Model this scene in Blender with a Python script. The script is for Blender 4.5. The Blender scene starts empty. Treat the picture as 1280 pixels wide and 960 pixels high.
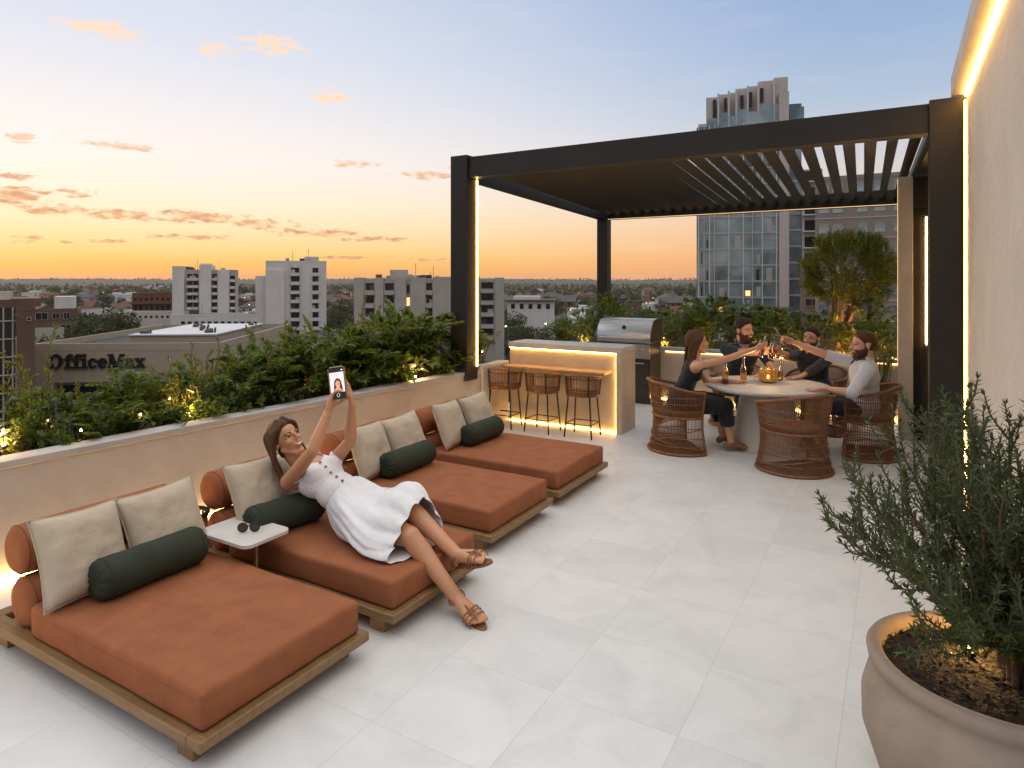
import bpy, bmesh, math, random
import numpy as np
from mathutils import Vector, Matrix, Quaternion, noise
from mathutils.bvhtree import BVHTree
V = Vector
R = math.radians
PI = math.pi
SC = bpy.context.scene
COL = SC.collection
random.seed(7)

# ------------------------------------------------------------------ camera model (a level camera, 2 m above the terrace)
F = 817.0
YAW = math.atan(482 / 817)
DV = V((-math.sin(YAW), math.cos(YAW), 0))      # view direction
RV = V((math.cos(YAW), math.sin(YAW), 0))       # to the right
EYE = 2.0
def at(u, v, D):
    """the point of the place seen towards (u, v) of the photograph, D metres in front of the lens"""
    return DV * D + RV * ((u - 640) / F * D) + V((0, 0, EYE - (v - 350) * D / F))
def gp(u, v, z=0.0):
    return at(u, v, F * (EYE - z) / (v - 350))

cam_d = bpy.data.cameras.new('camera')
cam = bpy.data.objects.new('camera', cam_d); COL.objects.link(cam)
cam.location = (0, 0, EYE); cam.rotation_euler = (R(90), 0, YAW)
cam_d.sensor_width = 36; cam_d.lens = F / 1280 * 36
cam_d.shift_y = -130 / 1280
cam_d.clip_start = 0.05; cam_d.clip_end = 30000
SC.camera = cam

# ------------------------------------------------------------------ scene bookkeeping
def put(name, data=None):
    o = bpy.data.objects.new(name, data); COL.objects.link(o); return o
def tag(o, label=None, cat=None, group=None, kind=None):
    if label: o['label'] = label
    if cat: o['category'] = cat
    if group: o['group'] = group
    if kind: o['kind'] = kind
    return o
def thing(name, label, cat, loc=(0, 0, 0), rz=0.0, group=None):
    o = put(name); o.empty_display_size = 0.1
    o.location = loc; o.rotation_euler = (0, 0, rz)
    return tag(o, label, cat, group)
def kids(o):
    return [c for c in COL.objects if c.parent == o]
CHILD = {}
def dup(root, loc=None, rz=None, label=None, scale=None, group=None):
    """copy of a thing with copies of its parts and sub-parts (mesh data shared)"""
    r = root.copy(); COL.objects.link(r)
    if loc is not None: r.location = loc
    if rz is not None: r.rotation_euler = (0, 0, rz)
    if scale is not None: r.scale = scale if hasattr(scale, '__len__') else (scale,) * 3
    if label: r['label'] = label
    if group: r['group'] = group
    for c in CHILD.get(root.name, []):
        k = c.copy(); COL.objects.link(k); k.parent = r
        CHILD.setdefault(r.name, []).append(k)
        for g in CHILD.get(c.name, []):
            q = g.copy(); COL.objects.link(q); q.parent = k
            CHILD.setdefault(k.name, []).append(q)
    return r
def adopt(o, parent):
    o.parent = parent
    CHILD.setdefault(parent.name, []).append(o)

# ------------------------------------------------------------------ mesh builder
def frame_of(d):
    d = d.normalized()
    a = V((0, 0, 1)) if abs(d.z) < 0.9 else V((1, 0, 0))
    x = a.cross(d).normalized(); y = d.cross(x)
    return x, y, d
class MB:
    def __init__(s): s.bm = bmesh.new(); s.mi = 0
    def _new(s, fs):
        for f in fs: f.material_index = s.mi
    def box(s, c, size, rz=0, bevel=0, seg=2, M=None):
        m = Matrix.Translation(V(c)) @ Matrix.Rotation(rz, 4, 'Z')
        if M is not None: m = M
        r = bmesh.ops.create_cube(s.bm, size=1, matrix=m @ Matrix.Diagonal((*size, 1)))
        vs = r['verts']; fs = {f for v in vs for f in v.link_faces}
        s._new(fs)
        if bevel:
            es = {e for v in vs for e in v.link_edges}
            r2 = bmesh.ops.bevel(s.bm, geom=list(es), offset=bevel, segments=seg, affect='EDGES', profile=0.5)
            s._new(r2['faces'])
        return s
    def bx(s, x0, x1, y0, y1, z0, z1, bevel=0, seg=2):
        return s.box(((x0 + x1) / 2, (y0 + y1) / 2, (z0 + z1) / 2), (x1 - x0, y1 - y0, z1 - z0), 0, bevel, seg)
    def prism(s, pts, z0, z1):
        a = [s.bm.verts.new((x, y, z0)) for x, y in pts]; b = [s.bm.verts.new((x, y, z1)) for x, y in pts]
        n = len(pts); fs = [s.bm.faces.new(a[::-1]), s.bm.faces.new(b)]
        for i in range(n): fs.append(s.bm.faces.new((a[i], a[(i + 1) % n], b[(i + 1) % n], b[i])))
        s._new(fs); return s
    def hexa(s, p):
        """eight corners: 4 bottom ccw then 4 top"""
        v = [s.bm.verts.new(q) for q in p]
        fs = [s.bm.faces.new([v[i] for i in k]) for k in ((3, 2, 1, 0), (4, 5, 6, 7), (0, 1, 5, 4), (1, 2, 6, 5), (2, 3, 7, 6), (3, 0, 4, 7))]
        s._new(fs); return s
    def poly(s, pts):
        s._new([s.bm.faces.new([s.bm.verts.new(p) for p in pts])]); return s
    def tube(s, pts, r, n=8, cap=True, closed=False):
        pts = [V(p) for p in pts]; N = len(pts)
        rs = r if hasattr(r, '__len__') else [r] * N
        rings = []; px = None
        for i, p in enumerate(pts):
            if closed: t = pts[(i + 1) % N] - pts[i - 1]
            else: t = pts[min(i + 1, N - 1)] - pts[max(i - 1, 0)]
            if t.length < 1e-9: t = V((0, 0, 1))
            t.normalize()
            if px is None: px = frame_of(t)[0]
            x = (px - t * px.dot(t))
            if x.length < 1e-6: x = frame_of(t)[0]
            x.normalize(); px = x; y = t.cross(x)
            rings.append([s.bm.verts.new(p + (x * math.cos(k * 2 * PI / n) + y * math.sin(k * 2 * PI / n)) * rs[i]) for k in range(n)])
        fs = []
        for i in range(N if closed else N - 1):
            a, b = rings[i], rings[(i + 1) % N]
            for k in range(n):
                fs.append(s.bm.faces.new((a[k], a[(k + 1) % n], b[(k + 1) % n], b[k])))
        if cap and not closed:
            fs.append(s.bm.faces.new(rings[0][::-1])); fs.append(s.bm.faces.new(rings[-1]))
        s._new(fs); return s
    def lathe(s, prof, n=32, c=(0, 0, 0), axis=None, cap=True):
        """prof: list of (radius, height)"""
        c = V(c)
        X, Y, Z = (V((1, 0, 0)), V((0, 1, 0)), V((0, 0, 1))) if axis is None else frame_of(V(axis))
        rings = []
        for r, h in prof:
            if r < 1e-6: rings.append([s.bm.verts.new(c + Z * h)])
            else: rings.append([s.bm.verts.new(c + Z * h + (X * math.cos(k * 2 * PI / n) + Y * math.sin(k * 2 * PI / n)) * r) for k in range(n)])
        fs = []
        for a, b in zip(rings, rings[1:]):
            if len(a) == 1 and len(b) == 1: continue
            for k in range(n):
                k2 = (k + 1) % n
                if len(a) == 1: fs.append(s.bm.faces.new((a[0], b[k2], b[k])))
                elif len(b) == 1: fs.append(s.bm.faces.new((a[k], a[k2], b[0])))
                else: fs.append(s.bm.faces.new((a[k], a[k2], b[k2], b[k])))
        if cap:
            if len(rings[0]) > 1: fs.append(s.bm.faces.new(rings[0][::-1]))
            if len(rings[-1]) > 1: fs.append(s.bm.faces.new(rings[-1]))
        s._new(fs); return s
    def ball(s, c, r, M=None, u=16, v=10):
        rr = V(r) if hasattr(r, '__len__') else V((r, r, r))
        m = Matrix.Translation(V(c)) @ (M.to_4x4() if M is not None else Matrix.Identity(4)) @ Matrix.Diagonal((*rr, 1))
        rows = [[s.bm.verts.new(m @ V((0, 0, -1)))]]
        for i in range(1, v):
            a = PI * i / v; rows.append([s.bm.verts.new(m @ V((math.sin(a) * math.cos(2 * PI * k / u), math.sin(a) * math.sin(2 * PI * k / u), -math.cos(a)))) for k in range(u)])
        rows.append([s.bm.verts.new(m @ V((0, 0, 1)))]); fs = []
        for a, b in zip(rows, rows[1:]):
            for k in range(u):
                k2 = (k + 1) % u
                fs.append(s.bm.faces.new((a[0], b[k2], b[k]) if len(a) == 1 else (a[k], a[k2], b[0]) if len(b) == 1 else (a[k], a[k2], b[k2], b[k])))
        s._new(fs); return s
    def cap(s, a, b, ra, rb, n=14):
        """tapered capsule"""
        a, b = V(a), V(b)
        s.ball(a, ra, u=n, v=8); s.ball(b, rb, u=n, v=8)
        if (b - a).length > 1e-4: s.tube([a, b], [ra, rb], n)
        return s
    def grid(s, P, close_u=False, close_v=False):
        """P[i][j] points"""
        vv = [[s.bm.verts.new(p) for p in row] for row in P]
        n, m = len(vv), len(vv[0]); fs = []
        for i in range(n if close_u else n - 1):
            for j in range(m if close_v else m - 1):
                fs.append(s.bm.faces.new((vv[i][j], vv[i][(j + 1) % m], vv[(i + 1) % n][(j + 1) % m], vv[(i + 1) % n][j])))
        s._new(fs); return s
    def mesh(s, name, smooth=True, angle=40, normals=True):
        if normals: bmesh.ops.recalc_face_normals(s.bm, faces=s.bm.faces[:])
        me = bpy.data.meshes.new(name); s.bm.to_mesh(me); s.bm.free()
        if smooth: set_smooth(me, angle)
        return me
    def obj(s, name, mats, parent=None, smooth=True, angle=40, world=False, normals=True):
        me = s.mesh(name, smooth, angle, normals)
        return link(name, me, mats, parent, world)
def set_smooth(me, angle=40):
    n = len(me.polygons)
    if not n: return
    me.polygons.foreach_set('use_smooth', [True] * n)
    if angle < 179: me.set_sharp_from_angle(angle=R(angle))
def link(name, me, mats, parent=None, world=False):
    for m in (mats if isinstance(mats, (list, tuple)) else [mats]): me.materials.append(m)
    o = put(name, me)
    if parent is not None:
        if world:
            M = Matrix.Translation(parent.location) @ Matrix.Rotation(parent.rotation_euler[2], 4, 'Z')
            me.transform(M.inverted())
        adopt(o, parent)
    return o
def eval_mesh(me, mods):
    """apply modifiers to a mesh and return the result"""
    o = put('work', me)
    for kind, props in mods:
        m = o.modifiers.new('m', kind)
        for k, v in props.items(): setattr(m, k, v)
    dg = bpy.context.evaluated_depsgraph_get(); dg.update()
    out = bpy.data.meshes.new_from_object(o.evaluated_get(dg))
    bpy.data.objects.remove(o)
    return out
def catmull(pts, k=6, closed=False):
    P = [V(p) for p in pts]; n = len(P); out = []
    for i in range(n if closed else n - 1):
        if closed: a, b, c, d = P[i - 1], P[i], P[(i + 1) % n], P[(i + 2) % n]
        else: a, b, c, d = P[max(i - 1, 0)], P[i], P[i + 1], P[min(i + 2, n - 1)]
        for q in range(k):
            t = q / k
            out.append(0.5 * ((2 * b) + (c - a) * t + (2 * a - 5 * b + 4 * c - d) * t * t + (3 * b - a - 3 * c + d) * t ** 3))
    if not closed: out.append(P[-1])
    return out

# ------------------------------------------------------------------ materials
def lin(r, g, b):
    f = lambda c: (c / 255 / 12.92) if c / 255 <= 0.04045 else ((c / 255 + 0.055) / 1.055) ** 2.4
    return (f(r), f(g), f(b), 1)
class NT:
    def __init__(s, name):
        s.m = bpy.data.materials.new(name); s.m.use_nodes = True
        s.t = s.m.node_tree; s.b = s.t.nodes['Principled BSDF']; s.out = s.t.nodes['Material Output']
    def n(s, kind, **kw):
        x = s.t.nodes.new(kind)
        for k, v in kw.items():
            if k.startswith('i_'):
                key = k[2:]; key = int(key) if key.isdigit() else key.replace('_', ' ')
                x.inputs[key].default_value = v
            else: setattr(x, k, v)
        return x
    def l(s, a, b): s.t.links.new(a, b)
    def coords(s, rand=True, kind='Object'):
        tc = s.n('ShaderNodeTexCoord')
        if not rand: return tc.outputs[kind]
        oi = s.n('ShaderNodeObjectInfo'); mul = s.n('ShaderNodeVectorMath', operation='SCALE'); mul.inputs[0].default_value = (17, 31, 23)
        s.l(oi.outputs['Random'], mul.inputs['Scale'])
        add = s.n('ShaderNodeVectorMath', operation='ADD'); s.l(tc.outputs[kind], add.inputs[0]); s.l(mul.outputs[0], add.inputs[1])
        return add.outputs[0]
    def mapping(s, vec, scale):
        mp = s.n('ShaderNodeMapping'); mp.inputs['Scale'].default_value = scale; s.l(vec, mp.inputs['Vector']); return mp.outputs[0]
    def noise(s, vec, scale, detail=4, rough=0.55, dist=0):
        q = s.n('ShaderNodeTexNoise'); q.inputs['Scale'].default_value = scale; q.inputs['Detail'].default_value = detail
        q.inputs['Roughness'].default_value = rough; q.inputs['Distortion'].default_value = dist
        s.l(vec, q.inputs['Vector']); return q.outputs['Fac']
    def ramp(s, fac, stops):
        r = s.n('ShaderNodeValToRGB'); cr = r.color_ramp
        while len(cr.elements) < len(stops): cr.elements.new(0.5)
        for e, (p, c) in zip(cr.elements, stops): e.position = p; e.color = c if len(c) == 4 else (*c, 1)
        s.l(fac, r.inputs['Fac']); return r.outputs['Color']
    def mix(s, fac, a, b, mode='MIX'):
        x = s.n('ShaderNodeMix', data_type='RGBA', blend_type=mode)
        for sock, val in ((x.inputs[0], fac), (x.inputs[6], a), (x.inputs[7], b)):
            if isinstance(val, bpy.types.NodeSocket): s.l(val, sock)
            else: sock.default_value = val
        return x.outputs[2]
    def math(s, op, a, b=None, c=None, clamp=False):
        x = s.n('ShaderNodeMath', operation=op, use_clamp=clamp)
        for i, val in enumerate((a, b, c)):
            if val is None: continue
            if isinstance(val, bpy.types.NodeSocket): s.l(val, x.inputs[i])
            else: x.inputs[i].default_value = val
        return x.outputs[0]
    def bump(s, h, strength=0.2, dist=0.01, prev=None):
        b = s.n('ShaderNodeBump'); b.inputs['Strength'].default_value = strength; b.inputs['Distance'].default_value = dist
        s.l(h, b.inputs['Height'])
        if prev is not None: s.l(prev, b.inputs['Normal'])
        s.l(b.outputs[0], s.b.inputs['Normal']); return b.outputs[0]
    def set(s, **kw):
        for k, v in kw.items():
            key = k.replace('_', ' ')
            if isinstance(v, bpy.types.NodeSocket): s.l(v, s.b.inputs[key])
            else: s.b.inputs[key].default_value = v
        return s
def simple(name, c1, c2=None, scale=6, rough=0.6, metal=0.0, bump=0.0, bscale=60, detail=5, dist=0.004, spec=0.5, rand=True, stretch=None):
    t = NT(name); vec = t.coords(rand)
    if stretch: vec = t.mapping(vec, stretch)
    if c2 is None: c2 = tuple(min(1, x * 1.18) for x in c1[:3])
    f = t.noise(vec, scale, detail)
    col = t.ramp(f, [(0.32, (*c1[:3], 1)), (0.68, (*c2[:3], 1))])
    t.set(Base_Color=col, Metallic=metal)
    rr = t.n('ShaderNodeMapRange'); rr.inputs[3].default_value = rough - 0.06; rr.inputs[4].default_value = min(1, rough + 0.08)
    t.l(f, rr.inputs[0]); t.l(rr.outputs[0], t.b.inputs['Roughness'])
    t.b.inputs['Specular IOR Level'].default_value = spec
    if bump: t.bump(t.noise(vec, bscale, 3), bump, dist)
    return t.m
def emitter(name, col, strength):
    t = NT(name); t.set(Base_Color=(*col, 1), Emission_Color=(*col, 1), Emission_Strength=strength); return t.m
def wood(name, a, b, rough=0.45, axis=(1, 12, 12), scale=3):
    t = NT(name); vec = t.mapping(t.coords(), axis)
    f = t.noise(vec, scale, 6, 0.6, 0.6); g = t.noise(vec, scale * 7, 3)
    col = t.ramp(f, [(0.3, a), (0.7, b)])
    col = t.mix(t.math('MULTIPLY', g, 0.35), col, tuple(x * 0.55 for x in a[:3]) + (1,), 'MIX')
    t.set(Base_Color=col, Roughness=rough); t.bump(g, 0.12, 0.003); return t.m
def cloth(name, a, b, weave=420, rough=0.85, wr=0.35, sheen=0.2, bl=7):
    t = NT(name); vec = t.coords()
    big = t.noise(vec, bl, 5, 0.6); fine = t.noise(vec, 90, 2)
    w1 = t.n('ShaderNodeTexWave', bands_direction='X', i_Scale=weave / 6); w2 = t.n('ShaderNodeTexWave', bands_direction='Y', i_Scale=weave / 6)
    w3 = t.n('ShaderNodeTexWave', bands_direction='Z', i_Scale=weave / 6)
    for w in (w1, w2, w3):
        w.inputs['Distortion'].default_value = 1.5; w.inputs['Detail'].default_value = 1; t.l(vec, w.inputs['Vector'])
    wv = t.math('ADD', t.math('ADD', w1.outputs['Fac'], w2.outputs['Fac']), w3.outputs['Fac'])
    col = t.ramp(big, [(0.3, a), (0.7, b)])
    col = t.mix(t.math('MULTIPLY', fine, 0.3), col, tuple(x * 0.72 for x in a[:3]) + (1,))
    t.set(Base_Color=col, Roughness=rough); t.b.inputs['Sheen Weight'].default_value = sheen; t.b.inputs['Specular IOR Level'].default_value = 0.25
    wr_ = t.noise(vec, 14, 3, 0.5, 0.8)
    b1 = t.bump(wr_, wr, 0.012); t.bump(wv, 0.22, 0.0016, b1); return t.m
def leafmat(name, dark, light, tip=None, trans=0.35, rough=0.4):
    t = NT(name); g = t.n('ShaderNodeNewGeometry')
    col = t.ramp(g.outputs['Random Per Island'], [(0.0, dark), (0.65, light), (1.0, tip or light)])
    t.set(Base_Color=col, Roughness=rough); t.b.inputs['Specular IOR Level'].default_value = 0.4
    tr = t.n('ShaderNodeBsdfTranslucent'); t.l(t.mix(0.5, col, (0.35, 0.4, 0.03, 1), 'MIX'), tr.inputs['Color'])
    mx = t.n('ShaderNodeMixShader'); mx.inputs[0].default_value = trans
    t.l(t.b.outputs[0], mx.inputs[1]); t.l(tr.outputs[0], mx.inputs[2]); t.l(mx.outputs[0], t.out.inputs['Surface']); return t.m
def glassmat(name, col, rough=0.03, ior=1.45):
    t = NT(name); t.set(Base_Color=col, Roughness=rough, IOR=ior); t.b.inputs['Transmission Weight'].default_value = 1; return t.m

WARM = (1.0, 0.53, 0.17)
M = {}
def mats():
    # terrace floor: large pale porcelain tiles, thin joints
    t = NT('floor_tile'); vec = t.coords(False)
    sx = t.n('ShaderNodeSeparateXYZ'); t.l(vec, sx.inputs[0])
    TS = 0.61
    cx = t.math('ADD', t.math('DIVIDE', sx.outputs[0], TS), 60.36); cy = t.math('ADD', t.math('DIVIDE', sx.outputs[1], TS), 60.35)
    ex = t.math('ABSOLUTE', t.math('SUBTRACT', t.math('FRACT', cx), 0.5)); ey = t.math('ABSOLUTE', t.math('SUBTRACT', t.math('FRACT', cy), 0.5))
    e = t.math('MAXIMUM', ex, ey); joint = t.math('GREATER_THAN', e, 0.4972)
    cid = t.n('ShaderNodeCombineXYZ'); t.l(t.math('FLOOR', cx), cid.inputs[0]); t.l(t.math('FLOOR', cy), cid.inputs[1])
    wn = t.n('ShaderNodeTexWhiteNoise', noise_dimensions='3D'); t.l(cid.outputs[0], wn.inputs['Vector'])
    off = t.n('ShaderNodeVectorMath', operation='MULTIPLY_ADD'); t.l(wn.outputs['Color'], off.inputs[0]); off.inputs[1].default_value = (9, 9, 9); t.l(vec, off.inputs[2])
    a = t.noise(off.outputs[0], 2.2, 8, 0.62, 0.8); b = t.noise(off.outputs[0], 17, 5, 0.6, 1.0); c = t.noise(vec, 0.5, 3)
    col = t.ramp(a, [(0.28, (0.55, 0.548, 0.535)), (0.5, (0.65, 0.646, 0.63)), (0.75, (0.73, 0.725, 0.705))])
    vein = t.math('SUBTRACT', 1, t.math('MULTIPLY', t.math('ABSOLUTE', t.math('SUBTRACT', b, 0.5)), 22), clamp=True)
    col = t.mix(t.math('MULTIPLY', vein, 0.10), col, (0.86, 0.85, 0.83, 1))
    col = t.mix(t.math('MULTIPLY', b, 0.18), col, (0.50, 0.50, 0.49, 1))
    col = t.mix(t.math('MULTIPLY', wn.outputs['Value'], 0.22), col, (0.52, 0.52, 0.52, 1))
    col = t.mix(t.math('MULTIPLY', t.math('SUBTRACT', 0.75, c, clamp=True), 0.45), col, (0.46, 0.45, 0.43, 1))
    col = t.mix(t.math('MULTIPLY', joint, 0.6), col, (0.40, 0.39, 0.375, 1))
    rg = t.n('ShaderNodeMapRange'); rg.inputs[3].default_value = 0.30; rg.inputs[4].default_value = 0.55; t.l(b, rg.inputs[0])
    t.set(Base_Color=col, Roughness=rg.outputs[0]); t.b.inputs['Specular IOR Level'].default_value = 0.35
    t.bump(t.math('SUBTRACT', t.math('MULTIPLY', b, 0.25), joint), 0.25, 0.002)
    M['floor'] = t.m
    # cream limestone / render
    def stone(name, a, b, vein=0.0, sc=2.5, bmp=0.22):
        t = NT(name); vec = t.coords(True)
        n1 = t.noise(vec, sc, 7, 0.62, 0.7); n2 = t.noise(vec, 24, 5, 0.65); st = t.noise(t.mapping(vec, (5, 5, 0.5)), 2.0, 4)
        col = t.ramp(n1, [(0.3, a), (0.7, b)])
        col = t.mix(t.math('MULTIPLY', n2, 0.22), col, tuple(x * 0.8 for x in a[:3]) + (1,))
        col = t.mix(t.math('MULTIPLY', st, 0.18), col, tuple(x * 0.75 for x in a[:3]) + (1,))
        t.set(Base_Color=col, Roughness=0.68); t.b.inputs['Specular IOR Level'].default_value = 0.3
        n3 = t.noise(vec, 9, 4, 0.6, 2.5); t.bump(t.math('ADD', t.math('ADD', n2, n3), t.math('MULTIPLY', n1, 1.5)), bmp, 0.008); return t.m
    M['cream'] = stone('cream_stone', (0.46, 0.41, 0.335, 1), (0.57, 0.52, 0.435, 1))
    M['barstone'] = stone('warm_lit_bar_stone', (0.44, 0.37, 0.27, 1), (0.56, 0.48, 0.37, 1))  # warm light falling on the bar is put into this stone colour
    M['coping'] = stone('coping_stone', (0.42, 0.395, 0.36, 1), (0.53, 0.505, 0.47, 1))
    M['render'] = stone('wall_render', (0.49, 0.455, 0.41, 1), (0.585, 0.545, 0.495, 1), sc=1.4, bmp=0.95)
    M['tabletop'] = stone('table_stone', (0.48, 0.45, 0.41, 1), (0.58, 0.55, 0.51, 1), sc=4)
    M['bronze'] = simple('bronze_metal', (0.012, 0.0108, 0.009), (0.018, 0.016, 0.0135), 3, 0.46, 0.0, 0.05, 220, spec=0.4)
    M['louvre'] = simple('louvre_metal', (0.030, 0.027, 0.023), (0.040, 0.036, 0.031), 3, 0.40, 0.0, 0.03, 220)
    M['black'] = simple('black_metal', (0.010, 0.009, 0.008), (0.015, 0.014, 0.013), 8, 0.5, 0.0, spec=0.3)
    M['led'] = emitter('warm_led', (1.0, 0.55, 0.14), 38)
    M['led_soft'] = emitter('warm_led_soft', (1.0, 0.55, 0.20), 7)
    M['led_wash'] = emitter('warm_led_wash', (1.0, 0.57, 0.17), 56)
    M['led_fine'] = emitter('warm_led_fine', (1.0, 0.58, 0.24), 9)
    M['bulb'] = emitter('warm_bulb', (1.0, 0.56, 0.18), 90)
    M['led_dim'] = emitter('warm_led_dim', (1.0, 0.62, 0.30), 1.1)
    M['flame'] = emitter('candle_flame', (1.0, 0.62, 0.2), 60)
    M['terra'] = cloth('terracotta_fabric', (0.25, 0.085, 0.035, 1), (0.33, 0.116, 0.049, 1), sheen=0.0)
    M['piping'] = cloth('terracotta_piping', (0.19, 0.058, 0.02, 1), (0.23, 0.072, 0.026, 1), sheen=0.0)
    M['beige'] = cloth('beige_linen', (0.44, 0.355, 0.262, 1), (0.53, 0.44, 0.33, 1), wr=0.6, sheen=0.05)
    M['green'] = cloth('green_fabric', (0.028, 0.034, 0.022, 1), (0.039, 0.046, 0.030, 1), wr=0.5, sheen=0.0)
    M['teak'] = wood('teak', (0.19, 0.105, 0.04, 1), (0.30, 0.175, 0.072, 1))
    M['oak'] = wood('oak_ledge', (0.36, 0.21, 0.09, 1), (0.50, 0.31, 0.15, 1))
    M['rattan'] = simple('rattan', (0.13, 0.050, 0.017), (0.25, 0.105, 0.036), 25, 0.5, 0, 0.2, 180)
    M['rattan_light'] = simple('rattan_light', (0.20, 0.10, 0.04), (0.32, 0.17, 0.07), 25, 0.5, 0, 0.2, 180)
    M['brass'] = simple('brass', (0.45, 0.30, 0.10), (0.55, 0.38, 0.15), 9, 0.3, 0.9)
    M['trayw'] = simple('pale_tray', (0.52, 0.49, 0.45), (0.60, 0.57, 0.53), 5, 0.4)
    M['steel'] = simple('brushed_steel', (0.42, 0.42, 0.42), (0.55, 0.55, 0.55), 3, 0.28, 1.0, 0.05, 90, stretch=(1, 1, 30))
    M['dsteel'] = simple('dark_steel', (0.06, 0.055, 0.05), (0.10, 0.09, 0.08), 4, 0.35, 0.8)
    M['clay'] = stone('pot_clay', (0.24, 0.185, 0.14, 1), (0.36, 0.29, 0.225, 1), sc=3.5)
    M['soil'] = simple('soil', (0.007, 0.005, 0.0035), (0.020, 0.014, 0.009), 30, 0.95, 0, 0.9, 60, dist=0.02)
    M['bark'] = simple('bark', (0.07, 0.045, 0.028), (0.16, 0.10, 0.06), 20, 0.85, 0, 0.6, 60)
    M['barkred'] = simple('reddish_bark', (0.16, 0.075, 0.035), (0.26, 0.13, 0.065), 14, 0.75, 0, 0.4, 60)
    M['stem'] = simple('green_stem', (0.05, 0.06, 0.02), (0.10, 0.10, 0.04), 20, 0.7)
    M['leaf_a'] = leafmat('broad_leaves', (0.022, 0.048, 0.008, 1), (0.070, 0.125, 0.018, 1), (0.13, 0.175, 0.03, 1))
    M['leaf_b'] = leafmat('fern_leaves', (0.028, 0.054, 0.008, 1), (0.090, 0.14, 0.018, 1), (0.17, 0.19, 0.03, 1))
    M['leaf_c'] = leafmat('feathery_leaves', (0.06, 0.085, 0.014, 1), (0.14, 0.15, 0.025, 1), (0.38, 0.25, 0.03, 1))
    M['leaf_n'] = leafmat('needle_leaves', (0.008, 0.018, 0.009, 1), (0.030, 0.055, 0.019, 1), (0.075, 0.11, 0.038, 1), trans=0.2)
    M['leaf_t'] = leafmat('topiary_leaves', (0.035, 0.055, 0.010, 1), (0.13, 0.155, 0.02, 1), (0.32, 0.27, 0.04, 1))
    M['leaf_far'] = leafmat('far_leaves', (0.010, 0.018, 0.006, 1), (0.022, 0.036, 0.011, 1), (0.04, 0.055, 0.016, 1), trans=0.12, rough=0.7)
    M['leaf_far2'] = leafmat('far_leaves_pale', (0.020, 0.021, 0.010, 1), (0.034, 0.036, 0.017, 1), (0.052, 0.052, 0.026, 1), trans=0.12, rough=0.7)
    # people
    def skin(name, c):
        t = NT(name); vec = t.coords(False); f = t.noise(vec, 16, 4)
        col = t.mix(t.math('MULTIPLY', f, 0.3), c, (c[0] * 0.82, c[1] * 0.70, c[2] * 0.66, 1))
        t.set(Base_Color=col, Roughness=0.45); t.b.inputs['Subsurface Weight'].default_value = 0.12
        t.b.inputs['Subsurface Radius'].default_value = (0.02, 0.008, 0.004); t.b.inputs['Subsurface Scale'].default_value = 0.4
        t.bump(t.noise(vec, 160, 2), 0.05, 0.001); return t.m
    M['skin_tan'] = skin('tanned_skin', (0.54, 0.262, 0.14, 1))
    M['skin_a'] = skin('skin_warm', (0.60, 0.33, 0.20, 1))
    M['skin_b'] = skin('skin_rosy', (0.61, 0.335, 0.22, 1))
    def hair(name, a, b):
        t = NT(name); vec = t.mapping(t.coords(False), (60, 60, 6)); f = t.noise(vec, 2.5, 4)
        t.set(Base_Color=t.ramp(f, [(0.3, a), (0.75, b)]), Roughness=0.55); t.b.inputs['Specular IOR Level'].default_value = 0.2; t.bump(f, 0.6, 0.006); return t.m
    M['hair_br'] = hair('brown_hair', (0.032, 0.015, 0.008, 1), (0.14, 0.066, 0.030, 1))
    M['hair_lb'] = hair('auburn_hair', (0.04, 0.017, 0.008, 1), (0.13, 0.06, 0.025, 1))
    M['hair_dk'] = hair('dark_hair', (0.018, 0.010, 0.007, 1), (0.06, 0.034, 0.020, 1))
    M['beard'] = hair('dark_beard', (0.035, 0.019, 0.012, 1), (0.10, 0.056, 0.036, 1))
    M['eye'] = simple('dark_eye', (0.01, 0.006, 0.004), rough=0.15)
    M['eyew'] = simple('eye_white', (0.6, 0.56, 0.52), rough=0.3)
    M['brow'] = simple('brow_hair', (0.02, 0.011, 0.007), rough=0.6)
    M['lip'] = simple('lips', (0.30, 0.09, 0.065), rough=0.4)
    M['teeth'] = simple('teeth', (0.75, 0.72, 0.68), rough=0.25)
    M['white'] = cloth('white_cotton', (0.70, 0.69, 0.69, 1), (0.80, 0.79, 0.79, 1), wr=0.5, bl=4)
    M['whiteshirt'] = cloth('white_shirt', (0.55, 0.55, 0.58, 1), (0.64, 0.64, 0.66, 1), wr=0.5, bl=4)
    M['navy'] = cloth('navy_cotton', (0.010, 0.016, 0.032, 1), (0.016, 0.024, 0.045, 1), wr=0.4)
    M['blackc'] = cloth('black_cotton', (0.008, 0.008, 0.010, 1), (0.014, 0.014, 0.017, 1), wr=0.4)
    M['char'] = cloth('charcoal_cotton', (0.014, 0.014, 0.018, 1), (0.026, 0.026, 0.032, 1), wr=0.4)
    M['denim'] = cloth('dark_denim', (0.016, 0.018, 0.026, 1), (0.03, 0.032, 0.045, 1), wr=0.4)
    M['leather'] = simple('tan_leather', (0.20, 0.085, 0.04), (0.28, 0.13, 0.065), 20, 0.4, 0, 0.1, 200)
    M['button'] = simple('wood_button', (0.16, 0.09, 0.05), rough=0.4)
    M['gold'] = simple('gold', (0.6, 0.4, 0.16), rough=0.25, metal=1)
    M['glass'] = glassmat('clear_glass', (0.93, 0.95, 0.93, 1))
    M['amber'] = glassmat('amber_drink', (0.85, 0.36, 0.06, 1), 0.05, 1.33)
    M['amberglass'] = glassmat('amber_glass', (0.95, 0.72, 0.38, 1), 0.25)
    M['lens'] = simple('brown_lens', (0.05, 0.022, 0.010), rough=0.08)
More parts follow.
